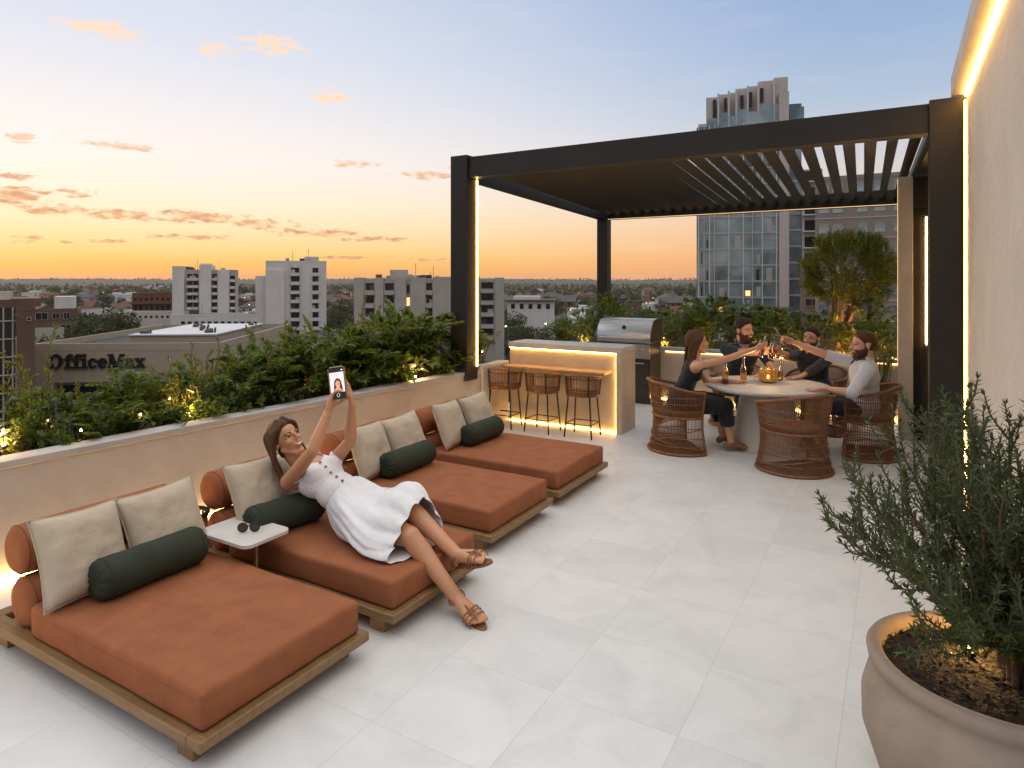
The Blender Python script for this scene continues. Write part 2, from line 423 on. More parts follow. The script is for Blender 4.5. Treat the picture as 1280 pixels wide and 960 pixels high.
    # town
    def facade(name, a, b, sc=0.25):
        t = NT(name); vec = t.coords(True); n1 = t.noise(vec, sc, 6, 0.6); st = t.noise(t.mapping(vec, (1.2, 1.2, 0.12)), 0.9, 5)
        col = t.ramp(n1, [(0.3, a), (0.7, b)]); col = t.mix(t.math('MULTIPLY', st, 0.5), col, tuple(x * 0.6 for x in a[:3]) + (1,))
        t.set(Base_Color=col, Roughness=0.85); return t.m
    M['conc'] = facade('pale_concrete', (0.64, 0.615, 0.585, 1), (0.74, 0.715, 0.685, 1))
    M['conc2'] = facade('grey_concrete', (0.42, 0.385, 0.345, 1), (0.52, 0.48, 0.435, 1))
    M['taupe'] = facade('taupe_render', (0.40, 0.335, 0.255, 1), (0.49, 0.415, 0.32, 1), 0.1)
    M['brickr'] = facade('brown_brick', (0.13, 0.078, 0.055, 1), (0.18, 0.112, 0.08, 1))
    M['redb'] = facade('red_render', (0.14, 0.05, 0.035, 1), (0.19, 0.075, 0.05, 1))
    M['beigeb'] = facade('beige_panels', (0.27, 0.225, 0.19, 1), (0.33, 0.275, 0.235, 1), 0.15)
    M['pinkb'] = facade('pinkish_panels', (0.55, 0.48, 0.455, 1), (0.64, 0.565, 0.535, 1), 0.15)
    M['roofw'] = facade('pale_membrane_roof', (0.52, 0.52, 0.54, 1), (0.64, 0.64, 0.66, 1), 0.08)
    M['roofd'] = facade('dark_roof', (0.03, 0.03, 0.03, 1), (0.06, 0.056, 0.052, 1))
    M['tile'] = facade('clay_roof', (0.10, 0.045, 0.03, 1), (0.15, 0.07, 0.045, 1))
    M['slate'] = facade('slate_roof', (0.07, 0.062, 0.06, 1), (0.11, 0.10, 0.095, 1))
    M['win'] = simple('dark_window', (0.010, 0.011, 0.013), (0.02, 0.02, 0.022), 0.3, 0.15)
    M['winlit'] = emitter('lit_window', (1.0, 0.55, 0.2), 1.3)
    M['sign'] = simple('black_letters', (0.008, 0.008, 0.008), rough=0.5)
    t = NT('curtain_glass'); vec = t.coords(False)
    mp = t.mapping(vec, (0.28, 0.28, 0.27)); vo = t.n('ShaderNodeTexVoronoi', distance='CHEBYCHEV'); vo.inputs['Randomness'].default_value = 0.1; vo.inputs['Scale'].default_value = 1; t.l(mp, vo.inputs['Vector'])
    t.set(Base_Color=t.ramp(t.noise(vec, 0.18, 4), [(0.35, (0.11, 0.17, 0.20, 1)), (0.65, (0.36, 0.47, 0.52, 1))]), Roughness=0.06, Metallic=0.55)
    t.bump(t.noise(vec, 0.15, 2), 0.25, 0.3); M['curtain'] = t.m
    M['mull'] = simple('white_mullion', (0.5, 0.5, 0.5), rough=0.4)
    t = NT('town_ground'); vec = t.coords(False); n1 = t.noise(vec, 0.012, 8, 0.65); n2 = t.noise(vec, 0.12, 5)
    col = t.ramp(n1, [(0.35, (0.022, 0.022, 0.012, 1)), (0.55, (0.045, 0.038, 0.026, 1)), (0.7, (0.08, 0.064, 0.048, 1))])
    t.set(Base_Color=t.mix(t.math('MULTIPLY', n2, 0.5), col, (0.02, 0.022, 0.012, 1)), Roughness=0.95); M['ground'] = t.m
    M['asphalt'] = simple('asphalt', (0.035, 0.034, 0.033), (0.05, 0.049, 0.047), 0.5, 0.9)
mats()
# ------------------------------------------------------------------ sky and light
SUN_AZ = -80.0
def world():
    w = bpy.data.worlds.new('World'); SC.world = w; w.use_nodes = True
    nt = w.node_tree; bg = nt.nodes['Background']
    T = NT.__new__(NT); T.t = nt
    tc = T.n('ShaderNodeTexCoord'); vec = tc.outputs['Generated']
    nrm = T.n('ShaderNodeVectorMath', operation='NORMALIZE'); T.l(vec, nrm.inputs[0])
    sx = T.n('ShaderNodeSeparateXYZ'); T.l(nrm.outputs[0], sx.inputs[0])
    x, y, z = sx.outputs
    el = T.math('MULTIPLY', T.math('ARCSINE', z), 180 / PI)            # degrees above the horizon
    az = T.math('MULTIPLY', T.math('ARCTAN2', x, y), 180 / PI)
    h = T.math('SQRT', T.math('ADD', T.math('MULTIPLY', x, x), T.math('MULTIPLY', y, y)))
    sa = R(SUN_AZ)
    c = T.math('DIVIDE', T.math('ADD', T.math('MULTIPLY', x, math.sin(sa)), T.math('MULTIPLY', y, math.cos(sa))), T.math('MAXIMUM', h, 1e-4))
    e90 = T.math('DIVIDE', T.math('MAXIMUM', el, 0), 90, clamp=True)
    def rr(stops): return T.ramp(e90, [(p / 90, q) for p, q in stops])
    hi = (1.62, 1.60, 1.58, 1)  # upper sky out of view, brightened to light the floor
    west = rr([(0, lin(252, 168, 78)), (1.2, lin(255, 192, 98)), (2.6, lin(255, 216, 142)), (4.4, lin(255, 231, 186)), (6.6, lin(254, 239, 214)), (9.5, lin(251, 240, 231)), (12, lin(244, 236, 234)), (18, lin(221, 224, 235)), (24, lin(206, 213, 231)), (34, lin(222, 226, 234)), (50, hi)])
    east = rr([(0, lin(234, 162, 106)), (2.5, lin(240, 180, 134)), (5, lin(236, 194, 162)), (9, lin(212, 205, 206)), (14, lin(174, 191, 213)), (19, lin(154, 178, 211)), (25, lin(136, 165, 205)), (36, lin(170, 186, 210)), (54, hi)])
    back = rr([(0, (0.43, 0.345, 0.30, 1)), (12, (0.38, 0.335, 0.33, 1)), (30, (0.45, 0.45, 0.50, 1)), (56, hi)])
    def smooth(v, a, b):
        m = T.n('ShaderNodeMapRange', interpolation_type='SMOOTHSTEP'); m.inputs[1].default_value = a; m.inputs[2].default_value = b
        T.l(v, m.inputs[0]); return m.outputs[0]
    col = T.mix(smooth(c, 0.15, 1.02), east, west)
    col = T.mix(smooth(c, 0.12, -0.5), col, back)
    # clouds: (azimuth, elevation, half width, half height)
    def ae(u, v):
        a = math.atan((u - 640) / F); return math.degrees(a) - math.degrees(YAW), math.degrees(math.atan((350 - v) / F * math.cos(a)))
    warp = T.n('ShaderNodeCombineXYZ'); T.l(T.math('MULTIPLY', az, 0.85), warp.inputs[0]); T.l(T.math('MULTIPLY', el, 2.3), warp.inputs[1])
    n1 = T.noise(warp.outputs[0], 1.0, 7, 0.62, 0.3)
    warp2 = T.n('ShaderNodeCombineXYZ'); T.l(T.math('MULTIPLY', az, 0.12), warp2.inputs[0]); T.l(T.math('MULTIPLY', el, 0.6), warp2.inputs[1])
    n2 = T.noise(warp2.outputs[0], 1.0, 4, 0.6)
    spots = [(125, 36, 60, 15), (268, 62, 26, 11), (340, 55, 46, 14), (413, 122, 30, 11), (28, 172, 26, 7), (530, 219, 44, 6), (585, 210, 30, 4), (440, 205, 40, 5),
             (18, 243, 52, 14), (95, 241, 28, 7), (70, 263, 70, 8), (150, 268, 66, 8), (250, 271, 74, 9), (330, 280, 50, 7), (400, 291, 70, 6), (470, 299, 50, 4),
             (40, 300, 50, 5), (130, 301, 34, 3), (240, 296, 62, 4), (430, 322, 34, 2.5), (20, 220, 30, 5), (150, 182, 60, 5), (560, 325, 40, 2)]
    m = None
    for u, v, hw, hh in spots:
        a, e = ae(u, v); a2, _ = ae(u + hw, v); _, e2 = ae(u, v - hh)
        dx = T.math('MULTIPLY', T.math('SUBTRACT', az, a), 1 / max(a2 - a, 0.2)); dy = T.math('MULTIPLY', T.math('SUBTRACT', el, e), 1 / max(e2 - e, 0.1))
        q = T.math('SUBTRACT', 1, T.math('ADD', T.math('MULTIPLY', dx, dx), T.math('MULTIPLY', dy, dy)))
        m = q if m is None else T.math('MAXIMUM', m, q)
    m = T.math('MAXIMUM', m, -1.2)
    dens = T.math('ADD', T.math('MULTIPLY', m, 0.72), T.math('MULTIPLY', T.math('SUBTRACT', n1, 0.5), 3.6))
    fac = smooth(dens, 0.02, 0.8)
    low = smooth(el, 13, 7)
    ccol = T.mix(low, lin(255, 220, 190), T.mix(smooth(n1, 0.35, 0.7), lin(252, 196, 146), lin(206, 146, 112)))
    col = T.mix(T.math('MULTIPLY', fac, 0.92), col, ccol)
    # very faint veil of high haze
    veil = smooth(n2, 0.5, 0.8)
    col = T.mix(T.math('MULTIPLY', veil, 0.10), col, (0.95, 0.85, 0.78, 1))
    sky = T.n('ShaderNodeTexSky', sky_type='NISHITA'); sky.sun_disc = False
    sky.sun_elevation = R(4); sky.sun_rotation = R(SUN_AZ % 360)
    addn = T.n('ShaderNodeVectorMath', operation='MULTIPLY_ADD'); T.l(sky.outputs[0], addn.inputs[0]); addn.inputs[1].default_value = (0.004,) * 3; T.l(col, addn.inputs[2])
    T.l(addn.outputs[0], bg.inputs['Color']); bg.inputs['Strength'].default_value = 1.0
    sd = bpy.data.lights.new('sun', 'SUN'); sd.energy = 0.55; sd.angle = R(14); sd.color = (1.0, 0.70, 0.45)
    so = put('sun', sd)
    d = V((math.sin(sa) * math.cos(R(9)), math.cos(sa) * math.cos(R(9)), math.sin(R(9))))
    so.rotation_euler = (-d).to_track_quat('-Z', 'Y').to_euler()
world()
SC.view_settings.view_transform = 'Standard'; SC.view_settings.look = 'None'; SC.view_settings.exposure = 0.10; SC.view_settings.gamma = 1
SC.render.engine = 'CYCLES'
SC.cycles.use_denoising = True; SC.cycles.max_bounces = 8; SC.cycles.transparent_max_bounces = 8
SC.cycles.sample_clamp_indirect = 6; SC.cycles.caustics_reflective = False; SC.cycles.caustics_refractive = False

# ------------------------------------------------------------------ setting
o = MB().poly([(-5.98, -4, 0), (3.2, -4, 0), (3.2, 13.95, 0), (-5.98, 13.95, 0)]).obj('floor', M['floor'], smooth=False); tag(o, kind='structure')
o = MB().bx(-6.4, 3.3, -4.1, 14.35, -21.9, -0.02).obj('terrace_slab', M['cream'], smooth=False); tag(o, kind='structure')
GZ = -20.0; HAZE = 0.00006
def rings_ground():
    mb = MB(); rad = [0, 60, 150, 300, 600, 1000, 1600, 2400, 3400, 4600, 6000]; n = 96
    P = []
    for r in rad:
        row = []
        for k in range(n):
            a = 2 * PI * k / n; p = V((math.cos(a) * r, math.sin(a) * r, 0))
            hz = 0
            if r > 1500: hz = 16 * max(0, noise.fractal(p * 0.0011 + V((3, 1, 0)), 1, 2, 4)) * min(1, (r - 1500) / 1500)
            if 3000 < r < 5000: hz += 19 + 5 * noise.noise(p * 0.002)
            if r >= 7000: hz = 30
            row.append((p.x, p.y, GZ + hz))
        P.append(row)
    mb.grid(P, close_v=True); return mb
o = rings_ground().obj('ground', M['ground'], angle=180); tag(o, kind='structure')

# ------------------------------------------------------------------ long planter by the daybeds
pw = thing('planter_wall', 'long low cream stone planter wall behind the daybeds', 'planter', (-5.1, 2.0, 0), -math.atan2(0.28, 5.32))
MB().bx(-0.16, 0, -4.5, 5.33, 0, 0.748).bx(-1.15, -1.03, -4.5, 5.33, 0, 0.70).obj('wall', M['cream'], pw, smooth=False)
MB().bx(-0.175, 0.014, -4.5, 5.34, 0.75, 0.80, 0.004, 1).obj('coping', M['coping'], pw, smooth=False)
MB().bx(-1.03, -0.16, -4.5, 5.33, 0.3, 0.69).obj('soil', M['soil'], pw, smooth=False)
MB().bx(0.006, 0.034, -4.4, 5.3, 0.004, 0.022).obj('light_strip', M['led_wash'], pw, smooth=False)
pb = thing('planter_box', 'short cream planter box between the long planter wall and the bar', 'planter', (-4.79, 7.66, 0))
MB().bx(-0.14, 0, -0.31, 0.36, 0, 0.80).obj('wall', M['cream'], pb, smooth=False)
MB().bx(-0.15, 0.012, -0.325, 0.36, 0.802, 0.85, 0.004, 1).obj('coping', M['coping'], pb, smooth=False)
MB().bx(-1.1, -0.14, -0.31, 0.9, 0.2, 0.74).obj('soil', M['soil'], pb, smooth=False)

# ------------------------------------------------------------------ bar
BX0, BX1, BY0, BY1, BZ = -4.78, -3.07, 7.99, 8.50, 1.12
bar = thing('bar_counter', 'cream stone bar counter outlined with warm light strips behind the stools', 'bar', ((BX0 + BX1) / 2, (BY0 + BY1) / 2, 0))
MB().bx(BX0, BX1, BY0, BY1, BZ - 0.075, BZ, 0.004, 1).obj('countertop', M['coping'], bar, smooth=False, world=True)
MB().bx(BX1 - 0.075, BX1, BY0, BY1, 0, BZ - 0.077, 0.003, 1).obj('end_panel', M['barstone'], bar, smooth=False, world=True)
MB().bx(BX0, BX1 - 0.077, BY0 + 0.055, BY1 - 0.01, 0.0, BZ - 0.077).obj('front_panel', M['barstone'], bar, smooth=False, world=True)
MB().bx(BX0, BX1 - 0.08, BY0 + 0.04, BY0 + 0.052, BZ - 0.086, BZ - 0.078).obj('light_strip', M['led'], bar, smooth=False, world=True)
MB().bx(BX1 - 0.088, BX1 - 0.080, BY0 + 0.04, BY0 + 0.052, 0.02, BZ - 0.094).obj('light_strip', M['led'], bar, smooth=False, world=True)
MB().bx(BX0, BX1 - 0.095, BY0 + 0.04, BY0 + 0.052, 0.004, 0.013).obj('light_strip', M['led'], bar, smooth=False, world=True)
MB().bx(BX0 + 0.02, BX1 - 0.16, BY0 - 0.20, BY0 + 0.053, 0.775, 0.81, 0.006, 2).obj('ledge', M['oak'], bar, smooth=False, world=True)

# ------------------------------------------------------------------ planter along the back
bp = thing('planter_wall', 'cream stone planter wall with a light line under its coping behind the dining table', 'planter', (-2.3, 10.75, 0))
MB().bx(-5.3, 0.52, 10.75, 10.91, 0, 0.80).bx(-5.9, 0.52, 13.8, 13.94, 0, 0.7).obj('wall', M['cream'], bp, smooth=False, world=True)
MB().bx(-5.3, 0.52, 10.725, 10.93, 0.815, 0.87, 0.004, 1).obj('coping', M['coping'], bp, smooth=False, world=True)
MB().bx(-5.9, 0.52, 10.91, 13.8, 0.2, 0.74).obj('soil', M['soil'], bp, smooth=False, world=True)
MB().bx(-3.35, 0.0, 10.732, 10.748, 0.799, 0.812).obj('light_strip', M['led_soft'], bp, smooth=False, world=True)
MB().bx(-4.9, 0.0, 10.722, 10.745, 0.004, 0.02).obj('light_strip', M['led'], bp, smooth=False, world=True)

# ------------------------------------------------------------------ pergola
FLp, FRp, BLp, BRp = V((-4.92, 7.10, 0)), V((0.375, 7.10, 0)), V((-5.62, 13.55, 0)), V((0.17, 13.45, 0))
PZ0, PZ1 = 3.33, 3.595
pg = thing('pergola', 'dark bronze louvred pergola over the bar and the dining table', 'pergola', (-2.3, 10.2, 0))
def post(p, z0, w=0.26): MB().box((p.x, p.y, (z0 + PZ1 + 0.025) / 2), (w, w, PZ1 + 0.025 - z0), 0, 0.006, 1).obj('post', M['bronze'], pg, smooth=False, world=True)
post(FLp, 0.69); post(FRp, 0); post(BLp, 0.74, 0.24); post(BRp, 0.74, 0.2)
def beam(a, b, w=0.17, z0=PZ0, z1=PZ1):
    d = (b - a).normalized(); s = V((-d.y, d.x, 0)) * w / 2
    p = [a - s, b - s, b + s, a + s]
    MB().hexa([(q.x, q.y, z0) for q in p] + [(q.x, q.y, z1) for q in p]).obj('beam', M['bronze'], pg, smooth=False, world=True)
ex = V((0.132, 0, 0)); ey = V((0, 0.132, 0))
beam(FLp + ex, FRp - ex, 0.18); beam(FLp + ey, BLp - ey * 0.9); beam(FRp + ey, BRp - ey * 0.8); beam(BLp + ex, BRp - ex, 0.16)
mb = MB(); rl_ = random.Random(14)
NL = 25
for i in range(NL):
    t = (i + 0.6) / NL
    a = (FLp + ex * 0.8).lerp(FRp - ex * 0.8, t) + V((0, 0.10, 0)); b = (BLp + ex * 0.7).lerp(BRp - ex * 0.7, t) - V((0, 0.09, 0))
    w, th, an = 0.064, 0.016, R(40 + rl_.uniform(-6, 6))
    p = []
    for q in (a, b):
        for sx, sz in ((-1, -1), (1, -1), (1, 1), (-1, 1)):
            lx, lz = sx * w, sz * th
            p.append((q.x + lx * math.cos(an) - lz * math.sin(an), q.y, 3.475 + lx * math.sin(an) + lz * math.cos(an)))
    mb.hexa([p[0], p[1], p[5], p[4], p[3], p[2], p[6], p[7]])
mb.obj('louvre_panel', M['louvre'], pg, smooth=False, world=True)
MB().bx(FLp.x + 0.131, FLp.x + 0.139, FLp.y + 0.095, FLp.y + 0.112, 0.86, PZ0 - 0.01).obj('light_strip', M['led'], pg, smooth=False, world=True)
mb = MB(); a, b = BLp + ex, BRp - ex
mb.hexa([(a.x, a.y - 0.095, PZ0 + 0.0), (b.x, b.y - 0.095, PZ0 + 0.0), (b.x, b.y - 0.083, PZ0 + 0.0), (a.x, a.y - 0.083, PZ0 + 0.0), (a.x, a.y - 0.095, PZ0 + 0.009), (b.x, b.y - 0.095, PZ0 + 0.009), (b.x, b.y - 0.083, PZ0 + 0.009), (a.x, a.y - 0.083, PZ0 + 0.009)])
mb.obj('light_strip', M['led_dim'], pg, smooth=False, world=True)

# ------------------------------------------------------------------ house wall on the right
hw = thing('house_wall', 'tall pale rendered house wall on the right with light lines along its edge and overhang', 'wall', (0.9, 5.4, 0))
MB().bx(0.53, 2.6, 3.85, 7.30, 0, 3.63).obj('wall', M['render'], hw, smooth=False, world=True)
MB().bx(0.41, 2.6, 3.6, 7.02, 3.632, 3.80).bx(0.56, 2.6, 7.022, 9.6, 3.632, 3.80).obj('overhang', M['coping'], hw, smooth=False, world=True)
MB().bx(0.508, 0.527, 3.86, 6.95, 3.612, 3.63).obj('light_strip', M['led'], hw, smooth=False, world=True)
MB().bx(0.510, 0.522, 7.06, 7.09, 0.01, 3.60).obj('light_strip', M['led'], hw, smooth=False, world=True)
MB().bx(0.545, 2.6, 7.302, 9.6, 0, 3.63).obj('inner_wall', M['render'], hw, smooth=False, world=True)
pl = thing('pillar', 'slim cream stone pillar between the dining corner and the dark doorway', 'pillar', (0.085, 9.62, 0))
MB().box((0, 0, 1.645), (0.16, 0.2, 3.29), 0, 0.004, 1).obj('shaft', M['cream'], pl, smooth=False)
MB().bx(-0.087, -0.082, -0.098, -0.09, 0.95, 3.27).obj('light_strip', M['led_dim'], pl, smooth=False)
dr = thing('door', 'dark framed glass door at the house corner beside the cream pillar', 'door', (0.36, 9.66, 0))
MB().bx(-0.19, -0.12, -0.06, 0.05, 0, 2.9).bx(0.12, 0.19, -0.06, 0.05, 0, 2.9).bx(-0.12, 0.12, -0.06, 0.05, 2.8, 2.9).bx(-0.12, 0.12, -0.06, 0.05, 0, 0.06).obj('frame', M['black'], dr, smooth=False)
MB().bx(-0.12, 0.12, -0.02, 0.0, 0.06, 2.8).obj('pane', M['win'], dr, smooth=False)
MB().bx(-0.19, 0.19, -0.06, 0.05, 2.902, 3.29).obj('header', M['bronze'], dr, smooth=False)
MB().bx(-0.062, -0.044, -0.085, -0.063, 1.2, 2.78).obj('light_strip', M['led'], dr, smooth=False)
# ------------------------------------------------------------------ daybeds
def rounded_cushion(L, W, H, r=0.035, seg=3, puff=0.012):
    """mattress block: x in [-L,0], y centred, z from 0"""
    mb = MB(); nx, ny = 22, 16
    def sheet(z, sgn):
        rows = []
        for i in range(nx + 1):
            row = []
            for j in range(ny + 1):
                x = -L + L * i / nx; y = -W / 2 + W * j / ny
                row.append((x, y, z))
            rows.append(row)
        return rows
    mb.box((-L / 2, 0, H / 2), (L, W, H), 0, r, seg)
    me = mb.mesh('m', False)
    bm = bmesh.new(); bm.from_mesh(me)
    bmesh.ops.subdivide_edges(bm, edges=[e for e in bm.edges if e.calc_length() > 0.3], cuts=14, use_grid_fill=True)
    for v in bm.verts:
        fx = (v.co.x + L / 2) / (L / 2); fy = v.co.y / (W / 2)
        k = (1 - min(1, fx * fx)) * (1 - min(1, fy * fy))
        if v.co.z > H * 0.6: v.co.z += puff * math.sqrt(max(k, 0)) + 0.004 * noise.noise(v.co * 3.1)
        else:
            v.co.x += 0.004 * noise.noise(v.co * 4); v.co.y += 0.004 * noise.noise(v.co * 4 + V((5, 5, 5)))
    out = bpy.data.meshes.new('mattress'); bm.to_mesh(out); bm.free(); set_smooth(out, 60); return out
def roll(mb, c, r, L, seam=True):
    """bolster along y with softly domed ends"""
    n = 40; prof = []
    for t in (0, 0.012, 0.03, 0.06): prof.append((r * (1 - (1 - t / 0.06) ** 2.6) if t else 0.0, t - 0.015 * (t == 0) * -1))
    prof = [(0.0, -L / 2 + 0.012), (r * 0.45, -L / 2 + 0.004), (r * 0.8, -L / 2 + 0.012), (r * 0.95, -L / 2 + 0.03), (r, -L / 2 + 0.065)]
    k = 10
    prof += [(r * (1 + 0.012 * math.sin(i * 2.1)), -L / 2 + 0.065 + (L - 0.13) * i / k) for i in range(1, k)]
    prof += [(r, L / 2 - 0.065), (r * 0.95, L / 2 - 0.03), (r * 0.8, L / 2 - 0.012), (r * 0.45, L / 2 - 0.004), (0.0, L / 2 - 0.012)]
    mb.lathe(prof, n, c, axis=(0, 1, 0), cap=False); return mb
def ring_seam(mb, c, r, y, t=0.004):
    mb.tube([(c[0] + math.cos(a) * r, y, c[2] + math.sin(a) * r) for a in [2 * PI * i / 40 for i in range(40)]], t, 6, closed=True)
def daybed(name_label, x0, y0, y1, rz=0, dents=()):
    """x0: front edge of the frame; y0..y1 its sides"""
    W = y1 - y0; L = 1.96
    d = thing('daybed', name_label, 'daybed', (x0, (y0 + y1) / 2, 0), rz, 'terracotta daybeds')
    mb = MB(); t = 0.05; z0, z1 = 0.09, 0.14
    mb.bx(-0.09, 0, -W / 2, W / 2, z0, z1, 0.005, 1); mb.bx(-L, -L + 0.09, -W / 2, W / 2, z0, z1, 0.005, 1)
    mb.bx(-L + 0.091, -0.091, -W / 2, -W / 2 + 0.08, z0, z1, 0.005, 1); mb.bx(-L + 0.091, -0.091, W / 2 - 0.08, W / 2, z0, z1, 0.005, 1)
    mb.obj('frame', M['teak'], d, smooth=False)
    mb = MB()
    for i in range(12):
        x = -L + 0.17 + i * 0.148; mb.bx(x, x + 0.1, -W / 2 + 0.081, W / 2 - 0.081, z0 + 0.012, z1 - 0.008)
    mb.obj('slat_deck', M['teak'], d, smooth=False)
    for lx in (-0.16, -L + 0.16):
        for ly in (-W / 2 + 0.07, W / 2 - 0.07):
            MB().box((lx, ly, 0.0445), (0.11, 0.06, 0.089), 0, 0.004, 1).obj('leg', M['teak'], d, smooth=False)
    me = rounded_cushion(1.45, W - 0.07, 0.165, 0.024); me.transform(Matrix.Translation((-0.035, 0, 0.141)))
    for v in me.vertices:
        if v.co.z > 0.25:
            for dx, dy, rx, ry, dp in dents: v.co.z -= dp * math.exp(-((v.co.x - dx) / rx) ** 2 - ((v.co.y - dy) / ry) ** 2)
    m = link('mattress', me, M['terra'], d)
    mb = MB(); wy = (W - 0.07) / 2 - 0.004; zt = 0.141 + 0.128
    pts = []
    for cx, cy, a0 in ((-0.078, wy - 0.036, 0), (-1.447, wy - 0.036, 90), (-1.447, -wy + 0.036, 180), (-0.078, -wy + 0.036, 270)):
        for k in range(7): a_ = R(a0 + 15 * k); pts.append((cx + 0.037 * math.cos(a_), cy + 0.037 * math.sin(a_), zt))
    mb.tube(pts, 0.0038, 6, closed=True)
    mb.obj('piping', M['piping'], m)
    rl = W - 0.08; lo, hi = (-1.62, 0, 0.275), (-1.70, 0, 0.535)
    a = roll(MB(), lo, 0.136, rl).obj('back_roll', M['terra'], d)
    for sg_ in (-1, 1): q = MB(); ring_seam(q, lo, 0.131, sg_ * (rl / 2 - 0.035)); q.obj('piping', M['piping'], a)
    b = roll(MB(), hi, 0.134, rl).obj('back_roll', M['terra'], d)
    for sg_ in (-1, 1): q = MB(); ring_seam(q, hi, 0.129, sg_ * (rl / 2 - 0.035)); q.obj('piping', M['piping'], b)
    return d
def pillow_mesh(S, T, seed=0):
    rnd = random.Random(seed); n = 26; P1, P2 = [], []
    for i in range(n + 1):
        r1, r2 = [], []
        for j in range(n + 1):
            u = -1 + 2 * i / n; v = -1 + 2 * j / n
            # concave sides, pointed corners
            sx = 1 - 0.075 * (1 - v * v) * abs(u) ** 1.5; sy = 1 - 0.075 * (1 - u * u) * abs(v) ** 1.5
            h = ((1 - u ** 4) * (1 - v ** 4)) ** 0.62
            w = 0.10 * noise.noise(V((u * 2.2 + seed * 3, v * 2.2, 0))) + 0.09 * (0.3 - abs(noise.noise(V((u * 3.2 + seed * 5, v * 3.2, 2)))))
            zz = T * h * (1 + 1.2 * w)
            x, y = u * S / 2 * sx, v * S / 2 * sy
            r1.append((x, y, zz)); r2.append((x, y, -zz * 0.9))
        P1.append(r1); P2.append(r2)
    mb = MB(); mb.grid(P1); mb.grid([r[::-1] for r in P2]); bmesh.ops.remove_doubles(mb.bm, verts=mb.bm.verts[:], dist=0.0008)
    return mb.mesh('pillow', True, 180)
PIL = [pillow_mesh(0.47, 0.085, k) for k in range(3)]
for p in PIL: p.materials.append(M['beige'])
def pillow_piping(S):
    mb = MB(); pts = []
    for k in range(4):
        for t in range(8):
            u = -1 + 2 * t / 8; q = (u, -1) if k == 0 else (1, u) if k == 1 else (-u, 1) if k == 2 else (-1, -u)
            sx = 1 - 0.075 * (1 - q[1] ** 2) * abs(q[0]) ** 1.5; sy = 1 - 0.075 * (1 - q[0] ** 2) * abs(q[1]) ** 1.5
            pts.append((q[0] * S / 2 * sx, q[1] * S / 2 * sy, 0))
    mb.tube(pts, 0.0045, 6, closed=True); return mb.mesh('piping')
PP = pillow_piping(0.47); PP.materials.append(M['beige'])
def pillow(label, loc, tilt, yaw, roll_=0, k=0):
    """pillow standing on an edge: front faces +x, leaning back by tilt degrees"""
    o = put('cushion', PIL[k % 3]); tag(o, label, 'cushion', 'beige cushions on the daybeds')
    Mx = Matrix.Rotation(R(yaw), 4, 'Z') @ Matrix.Rotation(R(90 - tilt), 4, 'Y') @ Matrix.Rotation(R(90 + roll_), 4, 'Z')
    o.matrix_world = Matrix.Translation(V(loc)) @ Mx
    adopt(put('piping', PP), o); return o
def bolster(label, c, L=0.62, rz=0, r=0.108):
    mb = MB(); roll(mb, (0, 0, 0), r, L)
    for v in mb.bm.verts:       # puckered ends
        if abs(v.co.y) > L / 2 - 0.035:
            a = math.atan2(v.co.z, v.co.x); v.co.y += 0.004 * math.sin(a * 11); 
        v.co += V((noise.noise(v.co * 9), 0, noise.noise(v.co * 9 + V((3, 3, 3))))) * 0.004
    o = mb.obj('bolster', M['green'], angle=180); tag(o, label, 'bolster', 'dark green bolsters on the daybeds')
    o.location = c; o.rotation_euler = (0, 0, rz)
    for sg_ in (-1, 1): q = MB(); ring_seam(q, (0, 0, 0), r * 0.985, sg_ * (L / 2 - 0.05), 0.003); q.obj('piping', M['green'], o)
    return o
MT = 0.318    # top of the mattresses
daybed('empty terracotta daybed nearest the camera, in the left foreground', -2.41, 1.62, 2.60, R(0))
daybed('terracotta daybed on which the woman in white reclines', -2.40, 2.78, 3.68, 0, ((-0.66, 0.04, 0.36, 0.30, 0.026), (-0.16, 0.0, 0.12, 0.16, 0.012)))
daybed('empty terracotta daybed directly beyond the reclining woman', -2.53, 4.00, 4.98)
daybed('empty terracotta daybed farthest back, in front of the bar stools', -2.55, 5.14, 6.26)
def bedset(x0, yc, W, which, names, bol=0.0):
    for k, (dy, yw, rl) in enumerate(((-0.25, 6, -3), (0.22, -4, 4))):
        if names[k]: pillow(names[k], (x0 - 1.385, yc + dy * W, MT + 0.21), 24, yw, rl, which + k)
    if names[2]: bolster(names[2], (x0 - 1.20 + bol, yc + 0.02, MT + 0.104), 0.62)
bedset(-2.41, 2.11, 0.98, 0, ('beige cushion nearest the camera, on the foreground daybed', 'beige cushion on the foreground daybed beside the small side table', 'dark green bolster on the foreground daybed'))
pillow('beige cushion behind the shoulder of the reclining woman', (-3.80, 3.00, MT + 0.215), 26, 8, -4, 1)
bolster('dark green bolster under the back of the reclining woman', (-3.58, 3.04, MT + 0.10), 0.55, R(-8))
pillow('beige cushion mostly hidden behind the woman in white', (-3.86, 3.44, MT + 0.19), 30, -4, 3, 2)
bedset(-2.53, 4.49, 0.98, 2, ('beige cushion nearer the woman on the daybed just beyond her', 'beige cushion farther from the woman on the daybed just beyond her', 'dark green bolster on the daybed just beyond the woman'))
bedset(-2.55, 5.72, 1.1, 1, ('beige cushion on the left of the farthest daybed', 'beige cushion on the right of the farthest daybed nearest the bar', 'dark green bolster on the farthest daybed near the bar'))

